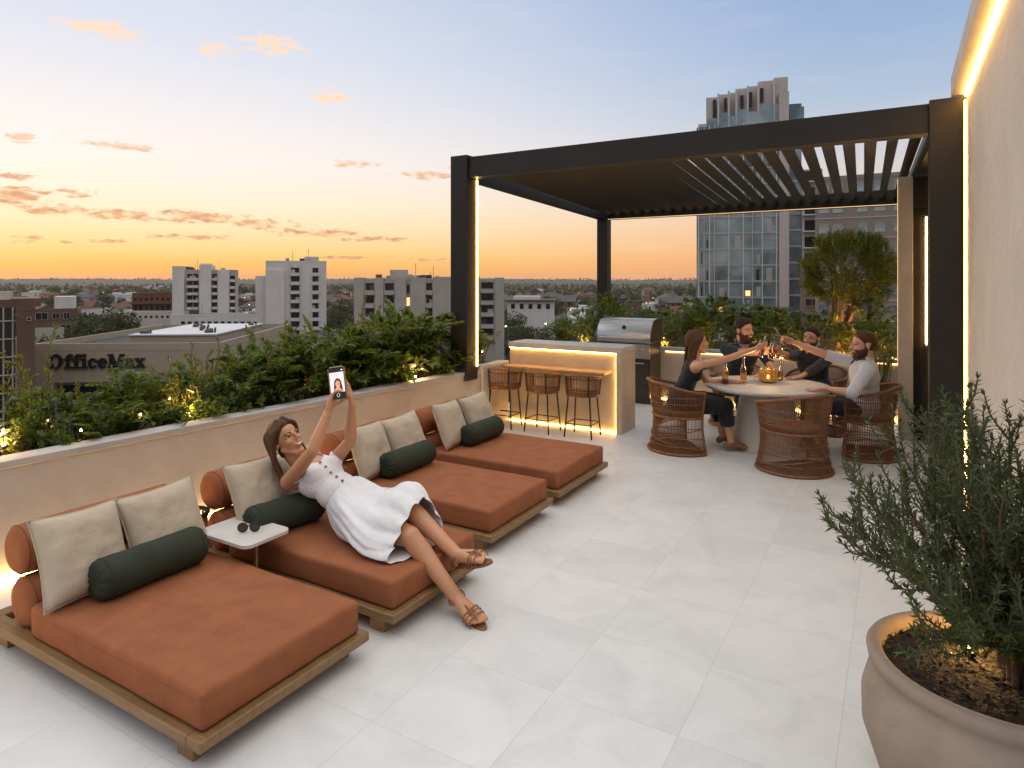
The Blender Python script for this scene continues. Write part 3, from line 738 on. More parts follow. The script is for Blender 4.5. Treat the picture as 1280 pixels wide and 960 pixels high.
# ------------------------------------------------------------------ side table, sunglasses, basket light
st = thing('side_table', 'small pale side table on a brass stem between two daybeds', 'side table', (-3.55, 2.69, 0))
mb = MB(); pts = []
for cx, cy, a0 in ((1, 1, 0), (-1, 1, 90), (-1, -1, 180), (1, -1, 270)):
    for k in range(7):
        a = R(a0 + 15 * k); pts.append((cx * 0.19 + 0.055 * math.cos(a), cy * 0.115 + 0.055 * math.sin(a)))
mb.prism(pts, 0.405, 0.425); mb.obj('table_top', M['trayw'], st, smooth=False)
MB().tube([(0.13, -0.01, 0.02), (0.13, -0.01, 0.405)], 0.014, 14).obj('stem', M['brass'], st)
MB().box((0.06, -0.01, 0.008), (0.3, 0.14, 0.014), 0, 0.004, 1).obj('base', M['brass'], st, smooth=False)
sg = thing('sunglasses', 'dark round sunglasses lying on the pale side table', 'sunglasses', (-3.49, 2.68, 0.426), R(38))
for s in (-1, 1):
    ring = [(s * 0.036 + 0.029 * math.cos(a), 0, 0.03 + 0.027 * math.sin(a)) for a in [2 * PI * i / 28 for i in range(28)]]
    rim = MB().tube(ring, 0.0038, 8, closed=True).obj('rim', M['black'], sg)
    MB().lathe([(0.0, -0.001), (0.027, -0.001), (0.027, 0.001), (0, 0.001)], 24, (s * 0.036, 0, 0.03), axis=(0, 1, 0), cap=False).obj('lens', M['lens'], rim)
    MB().tube(catmull([(s * 0.065, 0, 0.036), (s * 0.066, 0.05, 0.03), (s * 0.06, 0.10, 0.018), (s * 0.055, 0.125, 0.004)], 4), 0.003, 6).obj('temple', M['black'], sg)
MB().tube(catmull([(-0.009, 0, 0.036), (0, -0.002, 0.041), (0.009, 0, 0.036)], 4), 0.003, 6).obj('bridge', M['black'], sg)
bk = thing('basket_lantern', 'dark woven basket lantern with tiny lights on the floor between daybeds', 'lantern', (-4.13, 2.70, 0))
mb = MB()
for k in range(22):
    a = 2 * PI * k / 22
    mb.tube([(0.075 * math.cos(a), 0.075 * math.sin(a), 0.01), (0.10 * math.cos(a + .2), 0.10 * math.sin(a + .2), 0.2), (0.115 * math.cos(a + .35), 0.115 * math.sin(a + .35), 0.41)], 0.005, 5)
    mb.tube([(0.075 * math.cos(a), 0.075 * math.sin(a), 0.01), (0.10 * math.cos(a - .2), 0.10 * math.sin(a - .2), 0.2), (0.115 * math.cos(a - .35), 0.115 * math.sin(a - .35), 0.41)], 0.005, 5)
mb.obj('basket_weave', M['rattan'], bk)
MB().tube([(0.118 * math.cos(2 * PI * k / 32), 0.118 * math.sin(2 * PI * k / 32), 0.42) for k in range(32)], 0.014, 8, closed=True).obj('rim', M['black'], bk)
for k in range(7):
    a = k * 2.4; MB().ball((0.055 * math.cos(a), 0.055 * math.sin(a), 0.12 + 0.04 * k), 0.006, u=8, v=6).obj('bulb', M['bulb'], bk)

# ------------------------------------------------------------------ bar stools
def bar_stool():
    t = thing('bar_stool', '', 'bar stool', (0, 0, 0), 0, 'bar stools in front of the bar')
    sh = 0.555
    corners = []
    for sx in (-1, 1):
        for sy in (-1, 1):
            b = V((sx * 0.185, sy * 0.16, 0)); top = V((sx * 0.145, sy * 0.125, sh - 0.03)); corners.append((b, top))
            MB().tube([b, top], [0.010, 0.011], 10).obj('leg', M['black'], t)
    zf = 0.175; q = [b.lerp(tp, zf / (sh - 0.03)) for b, tp in (corners[0], corners[2], corners[3], corners[1])]
    mb = MB()
    for i in range(4): mb.tube([q[i], q[(i + 1) % 4]], 0.007, 8)
    mb.obj('footrest', M['black'], t)
    mb = MB(); P = []
    def plan(a, k=1.0): return V((math.copysign(abs(math.cos(a)) ** 0.7, math.cos(a)) * 0.20 * k, math.copysign(abs(math.sin(a)) ** 0.7, math.sin(a)) * 0.175 * k, 0))
    ns = 36
    mb.prism([plan(2 * PI * i / ns)[:2] for i in range(ns)], sh - 0.035, sh - 0.01); mb.obj('seat_frame', M['rattan'], t, smooth=False)
    mb = MB()
    rows = [[(plan(2 * PI * i / ns, k) + V((0, 0, z))) for i in range(ns)] for k, z in ((0.96, sh - 0.01), (0.98, sh + 0.012), (0.9, sh + 0.028), (0.6, sh + 0.034), (0.02, sh + 0.032))]
    mb.grid(rows, close_v=True); mb.obj('seat', M['rattan'], t)
    # wrap-round back: open towards +y (the bar)
    A = [R(a) for a in np.linspace(158, 382, 31)]
    topz = lambda a: 0.80 - 0.035 * (1 + math.sin(a)) 
    rail = [plan(a, 1.10) + V((0, 0, topz(a))) for a in A]
    MB().tube(rail, 0.015, 10).obj('top_rail', M['rattan'], t)
    mb = MB()
    for i in np.linspace(0, 30, 39):
        a = R(158 + 224 * i / 30); mb.tube([plan(a, 1.0) + V((0, 0, sh - 0.02)), plan(a, 1.07) + V((0, 0, sh + 0.12)), plan(a, 1.10) + V((0, 0, topz(a)))], 0.0052, 5)
    mb.obj('back_slats', M['rattan'], t)
    mb = MB()
    for zz, kk in ((sh + 0.05, 1.045), (sh + 0.19, 1.1)): mb.tube([plan(a, kk) + V((0, 0, zz)) for a in A], 0.005, 5)
    for a in (R(158), R(382), R(235), R(305)): mb.tube([plan(a, 1.02) + V((0, 0, sh - 0.02)), plan(a, 1.12) + V((0, 0, topz(a) - 0.01))], 0.010, 8)
    mb.obj('back_frame', M['black'], t)
    return t
s0 = bar_stool(); s0.location = (-4.64, 7.66, 0); s0.rotation_euler = (0, 0, R(4)); s0['label'] = 'leftmost woven bar stool, beside the planter box'
dup(s0, (-4.05, 7.66, 0), R(-3), 'middle woven bar stool of the three at the bar')
dup(s0, (-3.48, 7.68, 0), R(2), 'woven bar stool nearest the dining table')

# ------------------------------------------------------------------ grill
gr = thing('barbecue_grill', 'stainless steel barbecue grill with hinged hood set against the back planter', 'grill', (-3.86, 10.42, 0))
MB().bx(-0.44, 0.44, -0.28, 0.27, 0.10, 0.98, 0.006, 1).obj('cabinet', M['dsteel'], gr, smooth=False)
MB().bx(-0.45, 0.45, -0.26, 0.27, 0.004, 0.098).obj('plinth', M['dsteel'], gr, smooth=False)
for s in (-1, 1):
    d = MB().bx(min(s * 0.01, s * 0.43), max(s * 0.01, s * 0.43), -0.302, -0.283, 0.13, 0.70, 0.004, 1).obj('door', M['dsteel'], gr, smooth=False)
    MB().tube([(s * 0.08, -0.33, 0.66), (s * 0.36, -0.33, 0.66)], 0.009, 8).tube([(s * 0.10, -0.33, 0.66), (s * 0.10, -0.30, 0.66)], 0.006, 6).tube([(s * 0.34, -0.33, 0.66), (s * 0.34, -0.30, 0.66)], 0.006, 6).obj('handle', M['steel'], d)
MB().bx(-0.45, 0.45, -0.325, -0.283, 0.73, 0.96, 0.006, 1).obj('control_panel', M['steel'], gr, smooth=False)
for x in (-0.33, -0.12, 0.10, 0.21, 0.34):
    MB().lathe([(0.034, 0), (0.034, 0.008), (0.026, 0.012), (0.024, 0.035), (0, 0.037)], 20, (x, -0.326, 0.87), axis=(0, -1, 0)).obj('knob', M['steel'], gr)
prof = [(-0.31, 1.0), (-0.325, 1.04), (-0.31, 1.12), (-0.255, 1.24), (-0.17, 1.33), (-0.05, 1.355), (0.20, 1.355), (0.25, 1.30), (0.26, 1.0)]
mb = MB(); n = len(prof)
a = [mb.bm.verts.new((-0.46, y, z)) for y, z in prof]; b = [mb.bm.verts.new((0.46, y, z)) for y, z in prof]
for i in range(n - 1): mb.bm.faces.new((a[i], b[i], b[i + 1], a[i + 1]))
mb.bm.faces.new((a[-1], b[-1], b[0], a[0]))
hd = mb.obj('hood', M['steel'], gr, angle=50)
for x in (-0.463, 0.463):
    q = MB()
    vs = [q.bm.verts.new((x, y, z)) for y, z in prof]; q.bm.faces.new(vs)
    vs = [q.bm.verts.new((x * 1.02, y, z)) for y, z in prof]; q.bm.faces.new(vs[::-1])
    q.tube([(x * 1.01, y, z) for y, z in prof], 0.008, 6)
    q.obj('end_cap', M['dsteel'], hd)
MB().tube([(-0.40, -0.38, 1.06), (0.40, -0.38, 1.06)], 0.014, 10).tube([(-0.36, -0.38, 1.06), (-0.36, -0.32, 1.06)], 0.01, 8).tube([(0.36, -0.38, 1.06), (0.36, -0.32, 1.06)], 0.01, 8).obj('handle', M['steel'], hd)
MB().lathe([(0.0, 0), (0.034, 0), (0.034, 0.012), (0.028, 0.016), (0, 0.016)], 24, (0, -0.262, 1.225), axis=(0, -0.9, 0.42)).obj('gauge', M['black'], hd)
MB().bx(-0.47, 0.47, -0.32, 0.27, 0.982, 0.998).obj('rim', M['steel'], gr, smooth=False)

# ------------------------------------------------------------------ dining table
TX, TY, TZ = -1.36, 8.31, 0.75
dt = thing('dining_table', 'round pale stone dining table on a tapered pedestal', 'table', (TX, TY, 0))
MB().lathe([(0, TZ - 0.045), (0.69, TZ - 0.045), (0.715, TZ - 0.03), (0.72, TZ - 0.014), (0.712, TZ), (0, TZ)], 72, cap=False).obj('table_top', M['tabletop'], dt, angle=50)
MB().lathe([(0.0, 0.003), (0.40, 0.003), (0.395, 0.06), (0.31, TZ - 0.2), (0.29, TZ - 0.047), (0, TZ - 0.047)], 48, cap=False).obj('pedestal', M['cream'], dt, angle=50)

# ------------------------------------------------------------------ woven tub chairs
def tub_chair():
    t = thing('rattan_chair', '', 'armchair', (0, 0, 0), 0, 'woven rattan armchairs round the dining table')
    # plan: theta 0 = back (-y); front open towards +y
    TH = [R(a) for a in np.linspace(-118, 118, 61)]
    def P(a, r, z): return V((math.sin(a) * r * 1.0, -math.cos(a) * r, z))
    def rad(z):
        pts = [(0.0, 0.385), (0.12, 0.350), (0.28, 0.325), (0.42, 0.325), (0.60, 0.350), (0.82, 0.390)]
        for (z0, r0), (z1, r1) in zip(pts, pts[1:]):
            if z <= z1: return r0 + (r1 - r0) * (z - z0) / (z1 - z0)
        return pts[-1][1]
    top = lambda a: 0.70 + 0.13 * (0.5 + 0.5 * math.cos(min(abs(a) * 1.35, PI)))
    seat = 0.42
    # rings
    for nm, zf, rr in (('base_ring', lambda a: 0.018, 0.016), ('seat_ring', lambda a: seat, 0.014), ('top_rail', top, 0.017)):
        pts = [P(a, rad(zf(a)), zf(a)) for a in TH]
        mb = MB(); mb.tube(pts, rr, 10)
        if nm != 'top_rail': mb.tube([pts[0], pts[-1]], rr, 10)
        mb.obj(nm, M['rattan'], t)
    for s in (-1, 1):
        a = s * R(118); MB().tube([P(a, rad(z), z) for z in (0.018, 0.12, 0.28, 0.42, 0.6, top(a))], 0.014, 10).obj('front_post', M['rattan'], t)
    mb = MB()
    for i in range(78):
        a = R(-116 + 232 * i / 77); zt = top(a)
        mb.tube([P(a, rad(z) - 0.004, z) for z in (0.02, 0.10, 0.2, 0.32, 0.42, 0.52, 0.62, zt)], 0.0042, 5, cap=False)
    mb.obj('woven_shell', M['rattan'], t)
    mb = MB()
    for z in (0.10, 0.19, 0.30, 0.50, 0.58, 0.655): mb.tube([P(a, rad(z) + 0.004, z) for a in TH], 0.0058, 6)
    for s in (1, -1): mb.tube([P(a, rad(0.30 - 0.24 * (0.5 + s * a / R(236))) + 0.006, 0.30 - 0.24 * (0.5 + s * a / R(236))) for a in TH], 0.0065, 6)
    mb.obj('weave_bands', M['rattan'], t)
    mb = MB()
    for i in range(19):
        x = -0.33 + 0.66 * i / 18; yb = -math.sqrt(max(0.0, 0.38 ** 2 - x * x)); yf = 0.18
        mb.tube([(x, yb, 0.016), (x, yf, 0.016)], 0.006, 5)
    mb.obj('base_slats', M['rattan'], t)
    mb = MB(); n = 40; rows = []
    for k, z in ((0.97, seat - 0.01), (1.0, seat + 0.02), (0.97, seat + 0.045), (0.8, seat + 0.055), (0.03, seat + 0.058)):
        row = []
        for i in range(n):
            a = 2 * PI * i / n; y = -math.cos(a) * 0.31; y = min(y, 0.165); row.append((math.sin(a) * 0.31 * k, y * k, z))
        rows.append(row)
    mb.grid(rows, close_v=True); mb.poly(rows[0]); mb.obj('seat_cushion', M['rattan'], t)
    return t
def facing(d): return math.atan2(-d[0], d[1])       # rotation that turns +y to d
ch = tub_chair()
CH = {}
ch.location = (-2.21, 7.69, 0); ch.rotation_euler = (0, 0, facing((0.82, 0.57))); ch['label'] = 'rattan armchair in which the woman in black sits'
dup(ch, (-0.95, 7.48, 0), facing((-0.72, 0.69)), 'empty rattan armchair at the near side of the dining table')
dup(ch, (-0.36, 8.47, 0), facing((-1, -0.06)), 'rattan armchair under the man in the white shirt')
dup(ch, (-1.92, 9.42, 0), facing((0.45, -0.89)), 'rattan armchair behind the table holding the man in navy polo shirt')
dup(ch, (-0.93, 9.50, 0), facing((-0.35, -0.94)), 'rattan armchair behind the table holding the man in charcoal shirt')

# ------------------------------------------------------------------ lantern and bottles on the table
ln = thing('candle_lantern', 'ribbed amber glass candle lantern glowing on the dining table', 'lantern', (-1.36, 8.45, TZ))
mb = MB(); n = 72
prof = [(0.072, 0.0), (0.098, 0.02), (0.107, 0.06), (0.107, 0.11), (0.098, 0.155), (0.088, 0.175)]
outer = [[(r * (1 + 0.018 * math.sin(36 * 2 * PI * k / n / 2)) * math.cos(2 * PI * k / n), r * (1 + 0.018 * math.sin(18 * 2 * PI * k / n)) * math.sin(2 * PI * k / n), z) for k in range(n)] for r, z in prof]
inner = [[(x * 0.95, y * 0.95, max(z, 0.006)) for x, y, z in row] for row in outer[::-1]]
mb.grid(outer + inner, close_v=True); mb.poly(inner[-1]); mb.poly(outer[0][::-1]); mb.obj('glass_shade', M['amberglass'], ln)
mb = MB()
for k in range(28):
    for s in (1, -1):
        mb.tube([(r * 1.02 * math.cos(2 * PI * k / 28 + s * z * 6), r * 1.02 * math.sin(2 * PI * k / 28 + s * z * 6), z) for r, z in prof[1:]], 0.0016, 4)
mb.obj('wire_mesh', M['brass'], ln)
c = MB().lathe([(0, 0.008), (0.034, 0.008), (0.034, 0.045), (0.03, 0.05), (0, 0.048)], 24, cap=False).obj('candle', M['trayw'], ln)
MB().lathe([(0, 0.050), (0.009, 0.06), (0.011, 0.07), (0.006, 0.085), (0, 0.098)], 12, cap=False).obj('flame', M['flame'], c)
pd = bpy.data.lights.new('candle_light', 'POINT'); pd.energy = 10; pd.color = (1, 0.58, 0.2); pd.shadow_soft_size = 0.05
po = put('candle_light', pd); po.location = (-1.36, 8.45, TZ + 0.23)
BP = [(0.0, 0.003), (0.030, 0.003), (0.034, 0.012), (0.034, 0.12), (0.031, 0.145), (0.018, 0.19), (0.0135, 0.215), (0.0125, 0.27), (0.0145, 0.275), (0.0145, 0.285), (0.010, 0.286)]
def bottle(label, loc, axis=(0, 0, 1), fill=0.6, cat='bottle', s=1.0):
    t = thing('glass_bottle', label, cat, loc, 0, 'bottles of the dining party')
    prof = [(r * s, h * s) for r, h in BP]
    mb = MB(); inner = [(max(r - 0.003, 0.0) if r > 0.004 else 0, max(h, 0.008)) for r, h in prof[::-1]]
    mb.lathe(prof + inner, 24, axis=axis, cap=False); mb.obj('glass', M['glass'], t)
    hf = 0.286 * s * fill; liq = [(0, 0.009)] + [(max(r - 0.0042, 0.001), max(h, 0.009)) for r, h in prof[1:] if h < hf]
    rl = np.interp(hf, [h for r, h in prof[2:]], [r for r, h in prof[2:]]) - 0.0042
    liq += [(rl, hf), (0, hf)]
    MB().lathe(liq, 20, axis=axis, cap=False).obj('drink', M['amber'], t)
    return t
bottle('tall amber drink bottle standing nearest the woman in black', (-1.78, 8.05, TZ + 0.001), fill=0.62, s=1.1)
bottle('half full clear bottle standing left of the candle lantern', (-1.62, 8.30, TZ + 0.001), fill=0.45, s=1.1)
bottle('squat bottle of yellow drink standing right of the candle lantern', (-1.25, 8.66, TZ + 0.001), fill=0.4, s=0.95)
# ------------------------------------------------------------------ people
def ortho(f, u):
    f = V(f).normalized(); s = f.cross(V(u)).normalized(); return f, s, s.cross(f).normalized()   # forward, right, up
def ik(a, t, l1, l2, pole):
    a, t = V(a), V(t); d = (t - a).length; k = max(1.0, d / (l1 + l2) * 1.001); l1 *= k; l2 *= k
    d = max(d, abs(l1 - l2) + 1e-3); x = (l1 * l1 - l2 * l2 + d * d) / (2 * d); h = math.sqrt(max(l1 * l1 - x * x, 0))
    n = (t - a).normalized(); p = V(pole) - n * V(pole).dot(n); p.normalize()
    return a + n * x + p * h
class Person:
    def __init__(s, name, label, base, S, hk=1.0, female=False, voxel=0.008, group=None, cat='person'):
        s.root = thing('person', label, cat, base, 0, group); s.S = S; s.fem = female; s.mb = MB(); s.bones = []; s.voxel = voxel
        s.hh = 0.238 * S * hk
    def bone(s, name, a, b, r): s.bones.append((name, V(a), V(b), r))
    def limb(s, name, pts, rs, n=14):
        for i in range(len(pts) - 1): s.mb.cap(pts[i], pts[i + 1], rs[i], rs[i + 1], n)
        s.bone(name, pts[0], pts[-1], max(rs))
    def torso(s, P, N, Ls, Rs, front):
        S = s.S; P, N, Ls, Rs = map(V, (P, N, Ls, Rs)); sp = (N - P).normalized()
        lat = (Rs - Ls); lat = (lat - sp * lat.dot(sp)).normalized(); fr = sp.cross(lat)
        if fr.dot(V(front)) < 0: fr = -fr
        Mx = Matrix((lat, fr, sp)).transposed(); s.P, s.N, s.Ls, s.Rs, s.sp, s.lat, s.fr = P, N, Ls, Rs, sp, lat, fr
        pel, wai, che = ((0.168, 0.115, 0.12), (0.122, 0.09, 0.15), (0.142, 0.10, 0.16)) if s.fem else ((0.165, 0.115, 0.12), (0.150, 0.11, 0.17), (0.178, 0.12, 0.18))
        s.mb.ball(P, V(pel) * S, Mx, 24, 14); s.mb.ball(P.lerp(N, 0.38), V(wai) * S, Mx, 24, 14); s.mb.ball(P.lerp(N, 0.70) + fr * 0.01, V(che) * S, Mx, 24, 14)
        up = N - sp * 0.045 * S
        for q in (Ls, Rs): s.mb.cap(up, q, 0.058 * S, (0.050 if s.fem else 0.060) * S); s.mb.cap(P.lerp(N, 0.72), q, 0.09 * S, 0.045 * S)
        if s.fem:
            for k in (-1, 1): s.mb.ball(P.lerp(N, 0.66) + fr * 0.052 * S + lat * k * 0.066 * S, 0.064 * S)
        s.bone('torso', P - sp * 0.05, P.lerp(N, 0.93), 0.19 * S)
    def leg(s, side, hip, knee, ank, foot=True, toe=None):
        S = s.S; hip, knee, ank = map(V, (hip, knee, ank))
        s.limb('thigh' + side, [hip, hip.lerp(knee, 0.4), knee], [0.092 * S, 0.084 * S, 0.056 * S])
        back = V((0, 0, 0))
        if toe is not None: back = -(V(toe) - ank).normalized() * 0.018 * S
        s.limb('shin' + side, [knee, knee.lerp(ank, 0.3) + back, knee.lerp(ank, 0.62) + back * 0.4, ank], [0.054 * S, 0.056 * S, 0.043 * S, 0.034 * S])
        if toe is not None:
            toe = V(toe); d = (toe - ank); f, r, u = ortho(d, (ank - knee) * -1)
            heel = ank - u * 0.035 * S - f * 0.035 * S
            s.mb.cap(ank, heel, 0.034 * S, 0.03 * S); ball = ank.lerp(toe, 0.68) - u * 0.0 * S
            for k in (-1, 1): s.mb.cap(ank, ball + r * k * 0.024 * S, 0.033 * S, 0.021 * S)
            for k in range(5):
                o = r * (k - 2) * 0.0165 * S * (1 if side == 'R' else -1)
                L = (1.0, 0.98, 0.93, 0.86, 0.78)[k] if True else 1
                s.mb.cap(ball + o, ank + (toe - ank) * L + o * 1.1, 0.013 * S, (0.0115 if k == 0 else 0.009) * S, 10)
            s.bone('foot' + side, heel, toe, 0.05 * S)
            return heel, ball, toe, f, r, u
    def arm(s, side, sh, el, wr):
        S = s.S; sh, el, wr = map(V, (sh, el, wr)); k = 0.86 if s.fem else 1.0
        s.limb('upper' + side, [sh, sh.lerp(el, 0.45), el], [0.054 * S * k, 0.048 * S * k, 0.040 * S * k])
        s.limb('fore' + side, [el, el.lerp(wr, 0.28), wr], [0.040 * S * k, 0.042 * S * k, 0.026 * S * k])
    def hand(s, side, wr, d, pn, curl=(0.35, 0.4, 0.45, 0.5), thumb=(0.5, 0.5), spread=0.12, size=1.0):
        """d: direction of the fingers, pn: the way the palm faces"""
        S = s.S * size; wr = V(wr); d = V(d).normalized(); pn = V(pn); pn = (pn - d * pn.dot(d)).normalized()
        th = d.cross(pn) * (1 if side == 'R' else -1)
        k = 0.9 if s.fem else 1.0
        base = []
        for i, o in enumerate((0.030, 0.010, -0.011, -0.030)):
            b = wr + d * ((0.090, 0.095, 0.090, 0.080)[i] * S) + th * o * S * k; base.append(b)
            s.mb.cap(wr + th * o * 0.6 * S * k + d * 0.012 * S, b, 0.019 * S * k, 0.0135 * S * k, 12)
        s.mb.cap(wr + d * 0.02 * S + th * 0.012 * S, wr + d * 0.075 * S, 0.020 * S * k, 0.016 * S * k, 12)
        for i, b in enumerate(base):
            L = ((0.043, 0.027, 0.021), (0.047, 0.031, 0.022), (0.044, 0.028, 0.021), (0.034, 0.021, 0.018))[i]
            fd = (d + th * (1.5 - i) * spread).normalized(); p = b; c = curl[i]
            ax = fd.cross(pn).normalized()
            for j, l in enumerate(L):
                q = Quaternion(ax, c * (0.8, 1.15, 0.8)[j]); fd = q @ fd
                e = p + fd * l * S; s.mb.cap(p, e, (0.0105, 0.0095, 0.0088)[j] * S * k, (0.0095, 0.0088, 0.0075)[j] * S * k, 10); p = e
        tb = wr + d * 0.028 * S + th * 0.024 * S * k; td = (d * 0.62 + th * (0.80 - 0.45 * thumb[0]) + pn * (0.15 + 0.55 * thumb[0])).normalized()
        p = tb; ax = td.cross(pn - th).normalized()
        for j, l in enumerate((0.045, 0.033, 0.027)):
            e = p + td * l * S; s.mb.cap(p, e, (0.0155, 0.0115, 0.0105)[j] * S * k, (0.0115, 0.0105, 0.009)[j] * S * k, 10); p = e
            td = (td + (d * 0.25 + pn * 0.25 - th * 0.35) * thumb[1]).normalized()
        s.bone('hand' + side, wr, wr + d * 0.14 * S, 0.05 * S)
    def head(s, c, f, u):
        """c: middle of the head, f: facing, u: towards the crown"""
        f, r, u = ortho(f, u); hh = s.hh; c = V(c); s.hc, s.hf, s.hr, s.hu = c, f, r, u
        Mx = Matrix((f, r, u)).transposed(); H = lambda a, b, e: c + (f * a + r * b + u * e) * hh
        s.H = H; w = 0.94 if s.fem else 1.0
        B = lambda p, rad: s.mb.ball(H(*p), V(rad) * hh, Mx, 24, 16)
        B((-0.05, 0, 0.13), (0.40, 0.315 * w, 0.36)); B((0.10, 0, -0.10), (0.265, 0.245 * w, 0.33)); B((0.16, 0, 0.16), (0.20, 0.24 * w, 0.20))
        for k in (-1, 1):
            s.mb.cap(H(-0.02, k * 0.205 * w, -0.20), H(0.24, k * 0.085 * w, -0.425), 0.085 * hh, 0.065 * hh)
            s.mb.cap(H(0.325, k * 0.15 * w, 0.075), H(0.345, k * 0.05, 0.075), 0.036 * hh, 0.038 * hh)
            B((0.235, k * 0.155 * w, -0.10), (0.10, 0.09, 0.09))
            B((-0.05, k * 0.325 * w, -0.03), (0.075, 0.035, 0.115)); B((-0.085, k * 0.335 * w, 0.03), (0.05, 0.03, 0.06))
            B((0.43, k * 0.045, -0.115), (0.04, 0.03, 0.03))
        B((0.305, 0, -0.43), (0.085, 0.09, 0.07)); B((0.18, 0, -0.38), (0.14, 0.13, 0.09))
        s.mb.cap(H(0.36, 0, 0.06), H(0.475, 0, -0.095), 0.030 * hh, 0.042 * hh)
        s.mb.cap(H(0.33, -0.075, -0.215), H(0.33, 0.075, -0.215), 0.05 * hh, 0.05 * hh); s.mb.cap(H(0.325, -0.05, -0.275), H(0.325, 0.05, -0.275), 0.045 * hh, 0.045 * hh)
        kn = 0.050 if s.fem else 0.060
        s.mb.cap(H(-0.13, 0, -0.22), s.N + (c - s.N) * 0.05, kn * s.S, kn * 1.1 * s.S); s.mb.cap(H(-0.05, 0, -0.3), s.N + s.fr * 0.015, kn * 0.85 * s.S, kn * 0.9 * s.S)
        s.bone('head', H(-0.02, 0, -0.2), H(0, 0, 0.3), 0.4 * hh); s.bone('neck', s.N, H(-0.1, 0, -0.30), kn * s.S)
    def finish(s, skin):
        me = s.mb.mesh('body', False, normals=True)
        me = eval_mesh(me, [('REMESH', dict(mode='VOXEL', voxel_size=s.voxel)), ('SMOOTH', dict(factor=0.5, iterations=4))])
        n = len(me.vertices); co = np.empty(n * 3); me.vertices.foreach_get('co', co); s.co = co.reshape(-1, 3)
        no = np.empty(n * 3); me.vertices.foreach_get('normal', no); s.no = no.reshape(-1, 3)
        s.faces = [tuple(p.vertices) for p in me.polygons]
        best = np.full(n, 1e9); s.lab = np.zeros(n, int); s.t = np.zeros(n)
        for i, (nm, a, b, r) in enumerate(s.bones):
            a_, b_ = np.array(a), np.array(b); ab = b_ - a_; t = ((s.co - a_) @ ab) / (ab @ ab); tc = np.clip(t, 0, 1)
            d = np.linalg.norm(s.co - (a_ + tc[:, None] * ab), axis=1) / r
            m = d < best; best[m] = d[m]; s.lab[m] = i; s.t[m] = t[m]
        s.names = [b[0] for b in s.bones]
        s.bvh = BVHTree.FromPolygons([tuple(c) for c in s.co], s.faces)
        out = bpy.data.meshes.new('body'); out.from_pydata([tuple(c) for c in s.co], [], s.faces); set_smooth(out, 180)
        s.body = link('body', out, skin, s.root, world=True)
        hl = (s.co - np.array(s.hc)) / s.hh
        s.hl = np.stack([hl @ np.array(s.hf), hl @ np.array(s.hr), hl @ np.array(s.hu)], 1)
        return s
    def isb(s, *names): return np.isin(s.lab, [i for i, n in enumerate(s.names) if n in names])
    def tb(s, name): return s.t
    def shell(s, name, mat, val, off=0.008, wrinkle=0.0, wscale=9.0, smooth=3, seed=0, offs=None):
        """a garment / hair cap lying on the body where val > 0"""
        keep = [f for f in s.faces if any(val[i] > 0 for i in f)]
        used = sorted({i for f in keep for i in f}); ix = {v: k for k, v in enumerate(used)}
        co = s.co.copy(); acc = {}
        for f in keep:
            for k in range(len(f)):
                i, j = f[k], f[(k + 1) % len(f)]
                for a, b in ((i, j), (j, i)):
                    if val[a] <= 0 < val[b]: acc.setdefault(a, []).append(s.co[b] + (s.co[a] - s.co[b]) * min(1.0, val[b] / (val[b] - val[a])))
        for a, l in acc.items(): co[a] = np.mean(l, axis=0)
        P = co[used]; Nn = s.no[used]; o = np.full(len(used), off) if offs is None else offs[used]
        if wrinkle: o = o + np.array([wrinkle * (noise.noise(V(p) * wscale + V((seed, 0, 0))) + 0.6 * noise.noise(V(p) * wscale * 2.3)) for p in P])
        o = np.maximum(o, 0.002); Q = P + Nn * o[:, None]
        fs = [tuple(ix[i] for i in f) for f in keep]
        if smooth:
            nb = [set() for _ in used]
            for f in fs:
                for k in range(len(f)): nb[f[k]].add(f[(k + 1) % len(f)]); nb[f[(k + 1) % len(f)]].add(f[k])
            src = np.concatenate([[i] * len(x) for i, x in enumerate(nb)]); dst = np.concatenate([list(x) for x in nb]).astype(int); src = src.astype(int)
            deg = np.maximum(np.bincount(src, minlength=len(used)), 1)[:, None]
            for _ in range(smooth):
                A = np.zeros_like(Q); np.add.at(A, src, Q[dst]); Q = Q * 0.5 + A / deg * 0.5
        out = bpy.data.meshes.new(name); out.from_pydata([tuple(q) for q in Q], [], fs); set_smooth(out, 180)
        ob = link(name, out, mat, s.root, world=True)
        ob.modifiers.new('thick', 'SOLIDIFY').thickness = 0.003
        return ob
    def onface(s, a, b, lift=0.0):
        """point of the face surface at height b, sideways a (head units)"""
        o = s.H(0.57, a, b); h = s.bvh.ray_cast(o, -s.hf)
        p = h[0] if h[0] is not None else s.H(0.35, a, b)
        return p + s.hf * lift * s.hh
